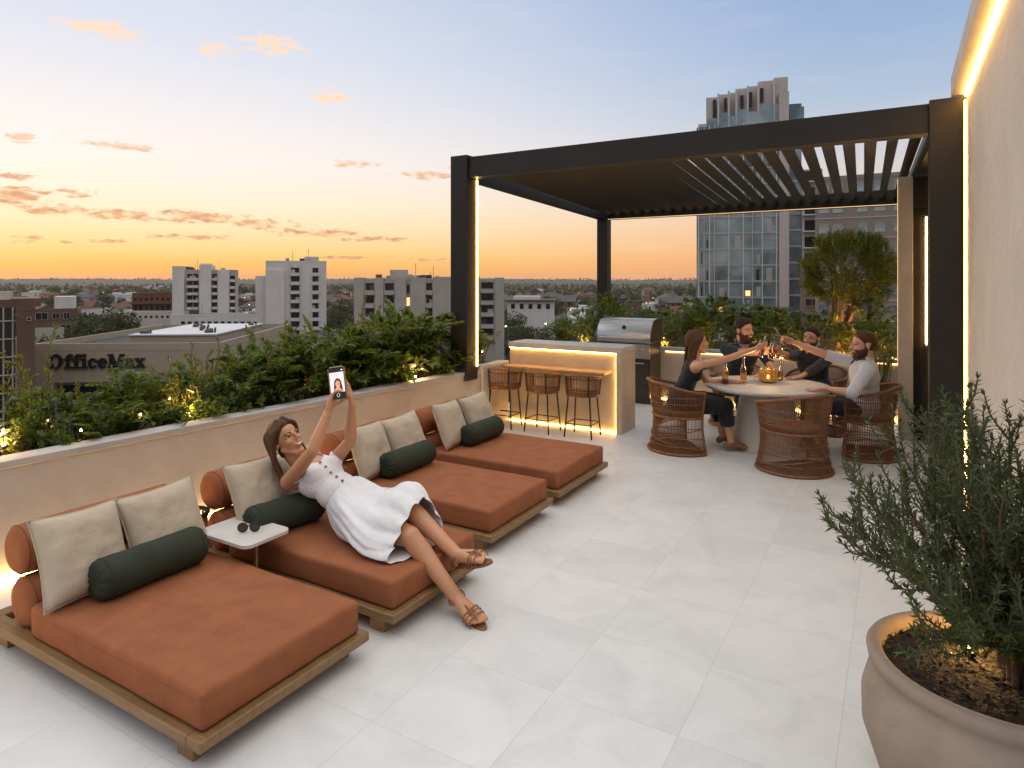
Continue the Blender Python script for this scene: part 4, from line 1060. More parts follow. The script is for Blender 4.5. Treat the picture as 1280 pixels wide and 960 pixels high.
    def face(s, smile=0.6, teeth=True, eye=1.0):
        hh = s.hh; Mx = Matrix((s.hf, s.hr, s.hu)).transposed()
        for k in (-1, 1):
            p = s.onface(k * 0.135, 0.0)
            e = MB().ball(p - s.hf * 0.012 * hh, V((0.032, 0.050, 0.020 * eye)) * hh, Mx).obj('eye', M['eyew'], s.root, world=True)
            MB().ball(p + s.hf * 0.006 * hh + s.hr * 0.006 * k * hh * -1, V((0.018, 0.028, 0.021 * eye)) * hh, Mx).obj('iris', M['eye'], None).parent = e
            e.children[0].location = (0, 0, 0); e.children[0].data.transform(Matrix.Translation(-s.root.location)); CHILD.setdefault(e.name, []).append(e.children[0])
            MB().tube(catmull([s.onface(k * 0.07, 0.012, 0.012), s.onface(k * 0.135, 0.034 * eye, 0.016), s.onface(k * 0.20, 0.004, 0.012)], 5), 0.008 * hh, 6).obj('eyelashes', M['brow'], s.root, world=True)
            MB().tube(catmull([s.onface(k * 0.055, 0.085, 0.012), s.onface(k * 0.13, 0.115, 0.014), s.onface(k * 0.22, 0.075, 0.010)], 5), [0.011 * hh] * 6 + [0.009 * hh] * 4 + [0.006 * hh], 6).obj('eyebrow', M['brow'], s.root, world=True)
        W = 0.115; c = 0.05 * smile
        m = lambda a, b, l=0.012: s.onface(a, b, l)
        up = catmull([m(-W, -0.225 + c), m(-W * 0.5, -0.222), m(0, -0.222), m(W * 0.5, -0.222), m(W, -0.225 + c)], 5)
        lo = catmull([m(-W, -0.228 + c), m(-W * 0.55, -0.275), m(0, -0.298), m(W * 0.55, -0.275), m(W, -0.228 + c)], 5)
        n = len(up); rr = [(0.005 + 0.008 * math.sin(PI * i / (n - 1))) * hh for i in range(n)]
        mo = MB().tube(up, rr, 6).tube(lo, rr, 6).obj('lips', M['lip'], s.root, world=True)
        if teeth:
            q = MB(); q.grid([[a.lerp(b, t) + s.hf * 0.012 * hh for a, b in zip(up[1:-1], lo[1:-1])] for t in (0.05, 0.35, 0.68)])
            t = q.obj('teeth', M['teeth'], s.root, world=True)
    def short_hair(s, mat, thick=0.045, back=-0.22):
        f, r, u = s.hl.T; side = np.interp(f, [-0.35, -0.14, -0.06, -0.02, 0.04, 0.10, 0.20, 0.29, 0.4], [back, back + 0.03, 0.06, -0.10, -0.08, 0.12, 0.23, 0.31, 0.35])
        v = u - side; v[f * f + r * r > 0.4] = -1; v[(np.abs(f + 0.06) < 0.10) & (np.abs(r) > 0.30) & (u < 0.10)] = -1
        offs = s.hh * (0.010 + (0.012 + thick * np.clip((u - 0.0) / 0.4, 0, 1)) * np.clip(v / 0.10, 0, 1))
        return s.shell('hair', mat, v, offs=offs, wrinkle=0.004, wscale=60, smooth=1)
    def beard(s, mat, thick=0.02, low=-0.60, drop=0.0):
        f, r, u = s.hl.T; line = np.interp(f, [-0.06, 0.02, 0.10, 0.2, 0.3, 0.36], [0.0, -0.06, -0.125, -0.165, -0.155, -0.15]) - drop
        v = np.minimum(line - u, u - low); v = np.minimum(v, f + 0.05)
        mouth = np.sqrt((r / 0.125) ** 2 + ((u + 0.25) / 0.062) ** 2) - 1; v = np.where(f > 0.22, np.minimum(v, mouth * 0.06), v)
        v[(np.abs(r) > 0.29) & (u > -0.12)] = -1; v[f * f + r * r > 0.4] = -1
        return s.shell('beard', mat, v, offs=s.hh * (0.006 + thick * np.clip(v / 0.05, 0, 1)), wrinkle=0.0025, wscale=80, smooth=2)
    def armhole(s, r):
        return np.minimum(np.linalg.norm(s.co - np.array(s.Ls), axis=1), np.linalg.norm(s.co - np.array(s.Rs), axis=1)) - r * s.S
    def shirt(s, name, mat, cut=0.98, low=-0.35, neck=0.02, vneck=0.07, off=0.014, full=False):
        """torso and sleeves; cut: how far down the arm bone the sleeve goes (upper arm 0..1, forearm 1..2)"""
        S = s.S; v = np.full(len(s.co), -1.0); rel = s.co - np.array(s.N); a = rel @ np.array(s.sp); lt = rel @ np.array(s.lat); fr = rel @ np.array(s.fr)
        collar = neck * S - a + 0.55 * np.abs(lt) * 0.2; collar = collar - np.where(fr > 0, np.clip(vneck * S - 0.9 * np.abs(lt), 0, 1), 0)
        tor = s.isb('torso', 'neck', 'thighL', 'thighR', 'upperL', 'upperR'); v[tor] = np.minimum(collar, 0.1)[tor]
        th = s.isb('thighL', 'thighR'); v[th] = (0.10 - s.t[th]) * 0.4
        for k in 'LR':
            ck = cut[k] if isinstance(cut, dict) else cut
            m = s.isb('upper' + k); v[m] = np.minimum(v[m], (min(ck, 1.05) - s.t[m]) * 0.28 * S) if ck <= 1 else np.minimum(v[m], 0.1)
            m = s.isb('fore' + k); v[m] = (ck - 1 - s.t[m]) * 0.25 * S if ck > 1 else -0.1
        v[s.isb('head')] = -1
        if full: v = np.minimum(v, s.armhole(0.075))
        offs = np.full(len(s.co), off); 
        return s.shell(name, mat, v, off=off, wrinkle=0.007, wscale=11, smooth=4)
    def trousers(s, mat, cut=0.93, off=0.012):
        v = np.full(len(s.co), -1.0)
        m = s.isb('torso'); rel = (s.co - np.array(s.P)) @ np.array(s.sp); v[m] = (0.06 - rel)[m]
        m = s.isb('thighL', 'thighR'); v[m] = 0.1
        m = s.isb('shinL', 'shinR'); v[m] = (cut - s.t[m]) * 0.4
        return s.shell('trousers', mat, v, off=off, wrinkle=0.006, wscale=9, smooth=4)
    def shoes(s, mat, cut=0.0):
        for k in 'LR':
            v = np.full(len(s.co), -1.0); m = s.isb('foot' + k); v[m] = 0.1
            m = s.isb('shin' + k); v[m] = (s.t[m] - 0.97) * 0.4
            s.shell('shoe', mat, v, off=0.008, smooth=5)
def strands(paths, r, voxel=0.007):
    mb = MB()
    for p, k in paths:
        q = catmull(p, 5); n = len(q); mb.tube(q, [r * k * (0.75 + 0.5 * math.sin(PI * min(1, 0.25 + i / n))) * (1 if i < n * 0.7 else 1 - 0.75 * (i / n - 0.7) / 0.3) for i in range(n)], 8)
    me = mb.mesh('hair', False)
    me = eval_mesh(me, [('REMESH', dict(mode='VOXEL', voxel_size=voxel)), ('SMOOTH', dict(factor=0.5, iterations=1))]); set_smooth(me, 180); return me

# ---- the woman taking a selfie
def selfie_woman():
    p = Person('person', 'woman in a white buttoned dress lying back on a daybed holding up a phone', (-3.1, 3.25, MT), 1.16, hk=1.02, female=True, voxel=0.0058)
    P = V((-3.13, 3.30, 0.455)); N = at(376, 581, 4.66)
    Rs = at(361, 602, 4.50); Ls = at(415, 579, 4.78)
    p.torso(P, N, Ls, Rs, (0.5, -0.35, 0.6))
    hipR = V((-3.10, 3.19, 0.43)); hipL = V((-3.09, 3.41, 0.45))
    kR = at(513, 671, 4.03); aR = V((-2.26, 3.185, 0.105)); tR = V((-2.05, 3.125, 0.035))
    kL = at(508, 630, 4.24); aL = at(572, 694, 4.03); tL = at(608, 697, 3.84)
    fR = p.leg('R', hipR, kR, aR, toe=tR); fL = p.leg('L', hipL, kL, aL, toe=tL)
    wR = at(411, 513, 4.36); wL = at(440, 508, 4.50)
    eR = at(392, 562, 4.27); eL = at(438, 551, 4.62)
    p.arm('R', Rs, eR, wR); p.arm('L', Ls, eL, wL)
    ph = at(422, 479, 4.37)
    p.hand('R', wR, at(420, 486, 4.40) - wR, (RV * 0.9 - DV * 0.1 + V((0, 0, 0.1))), curl=(0.25, 0.42, 0.5, 0.55), thumb=(0.55, 0.5), size=0.98)
    p.hand('L', wL, at(436, 480, 4.44) - wL, (-RV * 0.95 - DV * 0.15), curl=(0.22, 0.4, 0.5, 0.6), thumb=(0.6, 0.5), size=0.98)
    hc = at(357.5, 549, 4.62)
    p.head(hc, RV * 0.74 - DV * 0.52 + V((0, 0, 0.46)), -RV * 0.52 + DV * 0.05 + V((0, 0, 0.85)))
    p.finish(M['skin_tan']); p.face(0.9, True, 0.8)
    # dress bodice
    S = p.S; rel = p.co - np.array(p.N); a = rel @ np.array(p.sp); lt = rel @ np.array(p.lat); fr = rel @ np.array(p.fr)
    neck = -0.10 * S - a + np.where(fr > 0, np.abs(lt) * 0.55 - 0.05, 0.0)
    v = np.minimum(neck, 0.1)
    m = p.isb('torso', 'thighL', 'thighR', 'neck'); v[~m] = -1; m = p.isb('thighL', 'thighR'); v[m] = ((0.22 - p.t) * 0.4)[m]
    v = np.minimum(v, p.armhole(0.088)); v = np.maximum(v, np.where(p.isb('torso', 'neck'), np.minimum(0.011 - np.abs(np.abs(lt) - 0.092 * S), 0.0 - a), -1))
    d = p.shell('dress_bodice', M['white'], v, off=0.010, wrinkle=0.004, wscale=14, smooth=4)
    for i in range(6):
        q = P.lerp(N, 0.70 - 0.092 * i) + p.lat * 0.012; h = p.bvh.ray_cast(q + p.fr * 0.5, -p.fr)
        if h[0] is not None:
            b = MB().lathe([(0, 0.0), (0.0095, 0.0), (0.0095, 0.004), (0.006, 0.0045), (0, 0.003)], 14, h[0] + p.fr * 0.0135, axis=p.fr).obj('button', M['button'], p.root, world=True)
    mb = MB()
    for k in (-1, 1):       # princess seams
        pts = []
        for t in np.linspace(0.76, 0.22, 12):
            q = P.lerp(N, t) + p.lat * k * (0.075 + 0.02 * math.sin(t * 6)); h = p.bvh.ray_cast(q + p.fr * 0.5, -p.fr)
            if h[0] is not None: pts.append(h[0] + p.fr * 0.0115)
        if len(pts) > 3: mb.tube(pts, 0.0016, 5)
    mb.bm.free()
    # skirt: rings from the waist to the hem laid over both legs
    def ring(pts): return catmull(pts, 10, True)
    zb = MT - 0.010
    w0 = P.lerp(N, 0.27)
    R0 = [w0 + p.lat * 0.150 * S, w0 + p.lat * 0.11 * S + p.fr * 0.085 * S, w0 + p.fr * 0.125 * S, w0 - p.lat * 0.11 * S + p.fr * 0.085 * S, w0 - p.lat * 0.150 * S, w0 - p.lat * 0.10 * S - p.fr * 0.10 * S, w0 - p.fr * 0.12 * S, w0 + p.lat * 0.10 * S - p.fr * 0.10 * S]
    R1 = [V(q) for q in ((-3.13, 3.06, 0.44), (-3.10, 3.10, 0.545), (-3.08, 3.29, 0.578), (-3.08, 3.46, 0.555), (-3.12, 3.53, 0.44), (-3.16, 3.46, zb), (-3.18, 3.29, zb), (-3.16, 3.12, zb))]
    R2 = [V(q) for q in ((-2.95, 2.99, 0.40), (-2.93, 3.06, 0.51), (-2.92, 3.27, 0.592), (-2.93, 3.45, 0.578), (-2.95, 3.54, 0.45), (-2.97, 3.46, zb), (-2.98, 3.28, zb), (-2.97, 3.08, zb))]
    R3 = [V(q) for q in ((-2.80, 2.94, 0.365), (-2.79, 3.03, 0.49), (-2.78, 3.21, 0.635), (-2.78, 3.40, 0.655), (-2.78, 3.50, 0.48), (-2.78, 3.46, zb), (-2.80, 3.26, zb), (-2.80, 3.02, zb))]
    R4 = [V(q) for q in ((-2.67, 2.94, 0.345), (-2.68, 3.04, 0.455), (-2.68, 3.19, 0.60), (-2.68, 3.36, 0.655), (-2.66, 3.45, 0.49), (-2.62, 3.44, 0.34), (-2.62, 3.26, 0.325), (-2.64, 3.04, zb + 0.01))]
    R5 = [V(q) for q in ((-2.60, 2.96, 0.335), (-2.60, 3.05, 0.43), (-2.60, 3.15, 0.545), (-2.60, 3.31, 0.605), (-2.58, 3.41, 0.47), (-2.53, 3.42, 0.335), (-2.53, 3.24, 0.325), (-2.56, 3.05, zb + 0.01))]
    rings = [ring(r) for r in (R0, R1, R2, R3, R4, R5)]; n = len(rings[0]); rows = []
    cols = [catmull([r[j] for r in rings], 9) for j in range(n)]
    K = len(cols[0]); P_ = []
    for i in range(K):
        cen = sum((cols[j][i] for j in range(n)), V()) / n; row = []; g = i / (K - 1)
        for j in range(n):
            q = cols[j][i].copy(); o = (q - cen).normalized()
            fold = 0.019 * g * (abs(math.sin(j * 2 * PI / n * 6 + 2.2 * math.sin(g * 3))) ** 0.6 * 2 - 1.1) + 0.016 * g ** 0.5 * (0.55 - 2 * abs(noise.noise(V((j * 0.21, g * 0.9, 3))))) + 0.010 * (0.4 - 2 * abs(noise.noise(V((j * 0.45, g * 1.7, 8))))) + 0.004 * noise.noise(q * 16)
            if q.z < MT + 0.05: fold *= 0.4
            q += o * fold; q.z = max(q.z, MT - 0.014) if q.x < -2.46 else q.z; row.append(q)
        P_.append(row)
    mb = MB(); mb.grid(P_, close_v=True); me = mb.mesh('skirt', True, 180)
    sk = link('dress_skirt', me, M['white'], p.root, world=True); sk.modifiers.new('t', 'SOLIDIFY').thickness = 0.003
    sk.modifiers.new('s', 'SUBSURF').render_levels = 1
    # sandals
    for (heel, ball, toe, f, r, u), ank in ((fR, aR), (fL, aL)):
        sd = MB(); pts = []
        for k in range(28):
            a_ = 2 * PI * k / 28; x = math.cos(a_); y = math.sin(a_); wdt = (0.034 + 0.012 * x) * S
            pts.append((x, y, wdt))
        L = (toe - heel).length; mid = (heel + toe) / 2; dirv = (toe - heel).normalized(); side = r; nn = side.cross(dirv)
        if nn.dot(u) < 0: nn = -nn
        low = [mid + dirv * x * (L / 2 + 0.028) + side * y * w - nn * 0.040 for x, y, w in pts]; hi = [q + nn * 0.014 for q in low]
        A = [sd.bm.verts.new(q) for q in low]; B = [sd.bm.verts.new(q) for q in hi]; sd.bm.faces.new(A[::-1]); sd.bm.faces.new(B)
        for k in range(28): sd.bm.faces.new((A[k], A[(k + 1) % 28], B[(k + 1) % 28], B[k]))
        def strap(c0, wd, h, t0=0.0045, fwd=0.0):
            sd.tube(catmull([c0 - side * wd - nn * 0.03, c0 - side * wd * 0.95 + nn * h * 0.4 + dirv * fwd * 0.5, c0 + nn * h + dirv * fwd, c0 + side * wd * 0.95 + nn * h * 0.4 + dirv * fwd * 0.5, c0 + side * wd - nn * 0.03], 5), t0 * S, 6)
        strap(ball, 0.048 * S, 0.024 * S, 0.0036); strap(ball - dirv * 0.035, 0.048 * S, 0.032 * S, 0.0034, 0.02); strap(ball + dirv * 0.03, 0.046 * S, 0.018 * S, 0.0032)
        sd.tube(catmull([ball + dirv * 0.05 + nn * 0.008, ball + nn * 0.028 * S, ank + dirv * 0.045 * S + nn * 0.01], 5), 0.0045 * S, 6)
        sd.tube([ank + (side * math.cos(q) + dirv * math.sin(q)) * 0.043 * S + nn * 0.006 for q in [2 * PI * k / 20 for k in range(20)]], 0.0045 * S, 6, closed=True)
        for k in (-1, 1): sd.tube([ank + side * k * 0.04 * S + nn * 0.006, heel + side * k * 0.034 * S - nn * 0.03], 0.004 * S, 6)
        sd.tube(catmull([heel - side * 0.034 * S - nn * 0.028, heel - dirv * 0.036 * S + nn * 0.0, heel + side * 0.034 * S - nn * 0.028], 5), 0.011 * S, 8)
        sd.obj('sandal', M['leather'], p.root, world=True, angle=50)
    # bracelet and ear stud
    b = wR.lerp(eR, 0.16); ax = (eR - wR).normalized(); x, y, _ = frame_of(ax)
    MB().tube([b + (x * math.cos(q) + y * math.sin(q)) * 0.0275 * S for q in [2 * PI * k / 24 for k in range(24)]], 0.0018, 6, closed=True).obj('bracelet', M['gold'], p.root, world=True)
    MB().ball(p.H(-0.02, 0.345, -0.12), 0.011 * p.hh * 2, u=10, v=8).obj('earring', M['gold'], p.root, world=True)
    # hair
    f, r, u = p.hl.T; side = np.interp(f, [-0.3, -0.1, 0.02, 0.14, 0.26, 0.34], [-0.5, -0.35, -0.02, 0.10, 0.26, 0.335])
    v = u - side; v[~p.isb('head', 'neck')] = -1; v[(f > -0.16) & (u < -0.02) & (np.abs(r) > 0.2)] = -1
    offs = p.hh * (0.035 + 0.03 * np.clip(u / 0.4, 0, 1)); cap = p.shell('hair', M['hair_br'], v, offs=p.hh * 0.012 + (offs - p.hh * 0.012) * np.clip(v / 0.12, 0, 1), wrinkle=0.003, wscale=50, smooth=3)
    paths = []; rnd = random.Random(3)
    for sgn in (1, -1):
        for k in range(20):
            t = k / 19; a0 = p.H(0.29 - 0.29 * t, sgn * (0.05 + 0.05 * t), 0.395 + 0.135 * math.sin(PI * min(1, t * .9)))
            a1 = p.H(0.15 - 0.36 * t, sgn * 0.335, 0.24 + 0.05 * t); a2 = p.H(-0.10 - 0.30 * t, sgn * (0.40 - 0.10 * t), -0.14)
            a3 = p.H(-0.20 - 0.26 * t, sgn * (0.46 - 0.16 * t), -0.52 - 0.08 * t) + V((rnd.uniform(-1, 1), rnd.uniform(-1, 1), 0)) * 0.012
            a4 = p.H(-0.16 - 0.26 * t, sgn * (0.56 - 0.18 * t), -0.92 - 0.1 * t) + V((rnd.uniform(-1, 1), rnd.uniform(-1, 1), 0)) * 0.02
            paths.append(([a0, a1, a2, a3, a4], 1.0))
    link('hair_locks', strands(paths, 0.0135, 0.0055), M['hair_br'], p.root, world=True)
    # phone held in both hands, screen towards the lens side
    f, r, u = ortho(-DV * 0.93 - RV * 0.14 + V((0, 0, 0.10)), V((0, 0, 1)) - RV * 0.16)
    t = thing('smartphone', 'slim smartphone held up with its lit screen showing the selfie', 'phone', ph)
    Mx = Matrix.Translation(ph) @ Matrix((-r, u, f)).transposed().to_4x4()
    w_, h_ = 0.112, 0.215
    mb = MB(); mb.box((0, 0, 0), (w_, h_, 0.011), M=Mx @ Matrix.Identity(4), bevel=0.004, seg=2); mb.obj('case', M['black'], t, world=True, smooth=False)
    mb = MB(); q = [(x * (w_ / 2), y * (h_ / 2)) for x, y in ((-1, -1), (1, -1), (1, 1), (-1, 1))]
    mb.tube([Mx @ V((x * 1.0, y * 1.0, 0.001)) for x, y in ((-w_ / 2, -h_ / 2 + .012), (-w_ / 2 + .012, -h_ / 2), (w_ / 2 - .012, -h_ / 2), (w_ / 2, -h_ / 2 + .012), (w_ / 2, h_ / 2 - .012), (w_ / 2 - .012, h_ / 2), (-w_ / 2 + .012, h_ / 2), (-w_ / 2, h_ / 2 - .012))], 0.0045, 8, closed=True); mb.obj('rim', M['brass'], t, world=True)
    em = [emitter('screen_wall', (0.62, 0.58, 0.57), 0.9), emitter('screen_hair', (0.03, 0.018, 0.014), 0.8), emitter('screen_skin', (0.62, 0.26, 0.16), 0.9), emitter('screen_bar', (0.012, 0.012, 0.014), 0.6), emitter('screen_icon', (0.8, 0.8, 0.8), 0.8)]
    mb = MB()
    def flat(pts, z, mi): mb.mi = mi; mb.poly([Mx @ V((x * w_, y * h_, z)) for x, y in pts])
    def disc(cx, cy, rx, ry, z, mi): flat([(cx + rx * math.cos(2 * PI * k / 24), cy + ry * math.sin(2 * PI * k / 24)) for k in range(24)], z, mi)
    flat([(-.45, -.46), (.45, -.46), (.45, .46), (-.45, .46)], 0.0058, 3)
    flat([(-.45, -.28), (.45, -.28), (.45, .34), (-.45, .34)], 0.0062, 0)
    disc(0.03, -0.02, .23, .17, 0.0066, 1); flat([(-.20, -.02), (.27, -.02), (.34, -.27), (-.26, -.27)], 0.0066, 1)
    flat([(-.30, -.28), (.36, -.28), (.20, -.17), (.10, -.10), (-.02, -.10), (-.16, -.17)], 0.0070, 2); disc(0.03, -0.03, .145, .115, 0.0074, 2)
    disc(-.03, -0.02, .022, .008, 0.0078, 1); disc(.09, -0.02, .022, .008, 0.0078, 1); disc(0.03, -.09, .045, .010, 0.0078, 0)
    disc(0, -.37, .10, .055, 0.0066, 4); disc(0, -.37, .08, .044, 0.0070, 3); flat([(.30, .385), (.40, .385), (.40, .42), (.30, .42)], 0.0066, 4); disc(-.25, .40, .05, .016, 0.0066, 3)
    mb.obj('screen', em, t, world=True, smooth=False, normals=False)
    return p
selfie_woman()

# ---- the party at the table
def diner(label, seat, fdir, S, female, headpx, hdir, hup, R_t, L_t, R_h=None, L_h=None, skin='skin_a', hk=1.1, lean=0.06, shoulder=None, feet=0.1, chair=None, twist=0.0):
    x, y = seat; fd = V((fdir[0], fdir[1], 0)).normalized(); lat = fd.cross(V((0, 0, 1)))   # the person's right
    p = Person('person', label, (x, y, 0.48), S, hk=hk, female=female, voxel=0.0078, group='party of four at the dining table')
    hc = V(headpx)
    P = V((x, y, 0.585)) - fd * 0.05
    N = hc - V((0, 0, 1)) * 0.168 * S - V(hdir).normalized() * 0.015 + fd * 0.0
    sw = (0.165 if female else 0.195) * S; l2 = Quaternion((0, 0, 1), twist) @ lat
    Rs = N + l2 * sw - V((0, 0, 0.06 * S)); Ls = N - l2 * sw - V((0, 0, 0.06 * S))
    p.torso(P, N, Ls, Rs, fd)
    for k, sg in (('R', 1), ('L', -1)):
        hip = P + lat * sg * 0.09 * S - V((0, 0, 0.02)); kn = hip + fd * 0.44 * S + lat * sg * 0.03 - V((0, 0, 0.03)); an = kn + fd * feet - V((0, 0, kn.z - 0.10)); p.leg(k, hip, kn, an, toe=an + fd * 0.19 * S - V((0, 0, 0.06)))
    for k, sh, tg, hd in (('R', Rs, R_t, R_h), ('L', Ls, L_t, L_h)):
        tg, pole, hdv, pn, cu, thb = tg
        el = ik(sh, tg, 0.285 * S, 0.26 * S, pole); p.arm(k, sh, el, tg); p.hand(k, tg, hdv, pn, curl=cu, thumb=thb)
    p.head(hc, hdir, hup); p.finish(M[skin]); return p
GR = (0.75, 0.8, 0.85, 0.9); FL_ = (0.12, 0.15, 0.18, 0.22)
down = V((0, 0, -1))
def fwd2(a, b): return (V(b) - V(a)).normalized()
# woman in black
wt = at(946, 435, 7.92)
wb = diner('woman in a sleeveless black dress with long auburn hair raising a bottle at the table', (-2.17, 7.70), (0.84, 0.54), 1.13, True, at(871, 428, 7.72), RV * 0.96 + DV * 0.10 + V((0, 0, 0.06)), V((0, 0, 1)),
    (wt, V((0, 0, -1)), RV * 0.9 + V((0, 0, 0.3)), DV, GR, (0.8, 0.5)),
    (V((-1.72, 8.14, TZ + 0.035)), V((-0.5, 0.2, -0.6)), RV + DV * 0.2, down, FL_, (0.1, 0.2)), skin='skin_a', hk=1.06, feet=0.06, twist=-0.25)
wb.face(0.9, True, 0.7); wb.shirt('dress_top', M['blackc'], cut=-0.08, neck=-0.02, vneck=0.05, off=0.010, full=True)
v = np.full(len(wb.co), -1.0); m = wb.isb('torso'); rel = (wb.co - np.array(wb.P)) @ np.array(wb.sp); v[m] = (0.16 - rel)[m]; m = wb.isb('thighL', 'thighR'); v[m] = 0.1; m = wb.isb('shinL', 'shinR'); v[m] = (0.52 - wb.t[m]) * 0.4
wb.shell('skirt', M['blackc'], v, off=0.03, wrinkle=0.012, wscale=8, smooth=8); wb.shoes(M['leather'])
f, r, u = wb.hl.T; side = np.interp(f, [-0.3, -0.1, 0.02, 0.14, 0.26, 0.34], [-0.6, -0.4, -0.05, 0.10, 0.25, 0.33]); v = u - side; v[~wb.isb('head', 'neck')] = -1
wb.shell('hair', M['hair_lb'], v, offs=wb.hh * (0.012 + (0.03 + 0.03 * np.clip(u / 0.4, 0, 1)) * np.clip(v / 0.12, 0, 1)), wrinkle=0.003, wscale=50, smooth=3)
paths = []; rnd = random.Random(5)
for sgn in (1, -1):
    for k in range(17):
        t = k / 16; paths.append(([wb.H(0.26 - 0.26 * t, sgn * 0.07, 0.42 + 0.10 * math.sin(PI * t)), wb.H(0.10 - 0.30 * t, sgn * 0.32, 0.18), wb.H(-0.14 - 0.24 * t, sgn * (0.33 - 0.10 * t), -0.20), wb.H(-0.28 - 0.22 * t, sgn * (0.32 - 0.16 * t), -0.75), wb.H(-0.38 - 0.30 * t, sgn * (0.30 - 0.18 * t), -1.25 + rnd.uniform(-.08, .08)), wb.H(-0.40 - 0.34 * t, sgn * (0.22 - 0.14 * t), -1.62 + rnd.uniform(-.12, .08))], 1.0))
link('hair_locks', strands(paths, 0.0145, 0.0065), M['hair_lb'], wb.root, world=True)
# man in navy polo
m2 = diner('bearded man in a navy polo shirt behind the table facing the camera', (-1.90, 9.40), (0.5, -0.87), 1.17, False, at(930, 413, 8.88), -DV * 0.84 + RV * 0.50, V((0, 0, 1)) - RV * 0.05,
    (at(957, 441, 8.32), V((0.2, 0, -1)), V((0, 0, 0.5)) + RV * 0.8, -DV, GR, (0.8, 0.5)),
    (V((-1.52, 8.93, TZ + 0.035)), V((0.8, 0.4, -0.5)), -DV * 0.8 - RV * 0.2, down, FL_, (0.1, 0.2)), skin='skin_b', hk=1.10)
m2.face(0.8, True, 0.6); m2.short_hair(M['hair_dk'], 0.075); m2.beard(M['beard'], 0.016, drop=0.01); m2.shirt('polo_shirt', M['navy'], cut=0.72, neck=0.04, vneck=0.08); m2.trousers(M['denim']); m2.shoes(M['blackc'])
# man in charcoal
m3 = diner('laughing bearded man in a charcoal shirt with rolled sleeves behind the table', (-0.95, 9.50), (-0.36, -0.93), 1.12, False, at(1014, 423, 8.80), -RV * 0.72 - DV * 0.66 + V((0, 0, 0.06)), V((0, 0, 1)) + RV * 0.10,
    (at(977, 441, 8.22), V((0, 0.2, -1)), -RV * 0.8 + V((0, 0, 0.35)), DV * -1, GR, (0.8, 0.5)),
    (V((-1.05, 8.92, TZ + 0.035)), V((0.9, 0.2, -0.5)), -RV * 0.9 - DV * 0.3, down, FL_, (0.1, 0.2)), skin='skin_b', hk=1.10)
m3.face(1.0, True, 0.5); m3.short_hair(M['hair_dk'], 0.06); m3.beard(M['beard'], 0.008, drop=0.03); m3.shirt('shirt', M['char'], cut={'R': 1.35, 'L': 1.7}, neck=0.04, vneck=0.07); m3.trousers(M['denim']); m3.shoes(M['blackc'])
# man in the white shirt
m4 = diner('bearded man in a white shirt seen in profile at the right of the table', (-0.36, 8.42), (-0.97, -0.05), 1.15, False, at(1079, 431, 7.36), -RV * 0.97 + DV * 0.10, V((0, 0, 1)) + RV * 0.06,
    (at(990, 427, 7.86), V((0, 0.2, -1)), -RV * 0.85 + V((0, 0, 0.25)), -DV * 0.8 + V((0, 0, -0.4)), GR, (0.8, 0.5)),
    (at(1033, 486, 7.30), V((0.5, -0.8, -0.5)), -RV * 1 + DV * 0.15, down, FL_, (0.1, 0.2)), skin='skin_b', hk=1.10, twist=0.1)
m4.face(0.7, True, 0.7); m4.short_hair(M['hair_br'], 0.04); m4.beard(M['beard'], 0.010, drop=0.02); m4.shirt('shirt', M['whiteshirt'], cut={'R': 0.95, 'L': 1.15}, neck=0.06, vneck=0.11, off=0.018); m4.trousers(M['denim']); m4.shoes(M['leather'])
# raised bottles
bottle('raised bottle in the hand of the woman in black', wt + V((0.03, 0.05, -0.11)), (0.25, 0.1, 1), 0.35)
bottle('raised bottle held by the man in navy polo shirt', at(963, 437, 8.26) + V((0, 0, -0.12)), (0.12, -0.05, 1), 0.4)
bottle('raised bottle held by the man in charcoal shirt', at(971, 436, 8.12) + V((0, 0, -0.12)), (-0.12, 0.0, 1), 0.4)
bottle('raised bottle in the hand of the man in white shirt', at(981, 424, 7.86) + V((0, 0, -0.12)), (-0.42, -0.05, 1), 0.3)
# ------------------------------------------------------------------ foliage
LT = np.array([(0, 0, 0), (-.5, .34, .10), (0, .38, 0), (.5, .34, .10), (-.36, .70, .04), (0, .72, -.05), (.36, .70, .04), (0, 1, -.16)], float)
LF = [(0, 2, 1), (0, 3, 2), (1, 2, 5, 4), (2, 3, 6, 5), (4, 5, 7), (5, 6, 7)]
NT_ = np.array([(0, 0, 0), (-.5, .40, .12), (0, .45, 0), (.5, .40, .12), (0, 1, -.05)], float)
NF = [(0, 2, 1), (0, 3, 2), (1, 2, 4), (2, 3, 4)]
def leaves(name, items, needle=False):
    """items: (position, direction, normal, length, width)"""
    T, Fc = (NT_, NF) if needle else (LT, LF)
    n = len(items); k = len(T)
    p = np.array([i[0] for i in items], float); d = np.array([i[1] for i in items], float); u = np.array([i[2] for i in items], float)
    L = np.array([i[3] for i in items])[:, None, None]; W = np.array([i[4] for i in items])[:, None, None]
    d /= np.linalg.norm(d, axis=1)[:, None] + 1e-9; x = np.cross(d, u); x /= np.linalg.norm(x, axis=1)[:, None] + 1e-9; z = np.cross(x, d)
    vs = p[:, None] + d[:, None] * T[None, :, 1:2] * L + x[:, None] * T[None, :, 0:1] * W + z[:, None] * T[None, :, 2:3] * (W * 0.6 + L * 0.4)
    me = bpy.data.meshes.new(name); fs = []
    for i in range(n): fs += [tuple(q + i * k for q in f) for f in Fc]
    me.from_pydata(vs.reshape(-1, 3).tolist(), [], fs); me.polygons.foreach_set('use_smooth', [True] * len(me.polygons)); return me
def rv(rnd, s=1.0): return V((rnd.uniform(-s, s), rnd.uniform(-s, s), rnd.uniform(-s, s)))
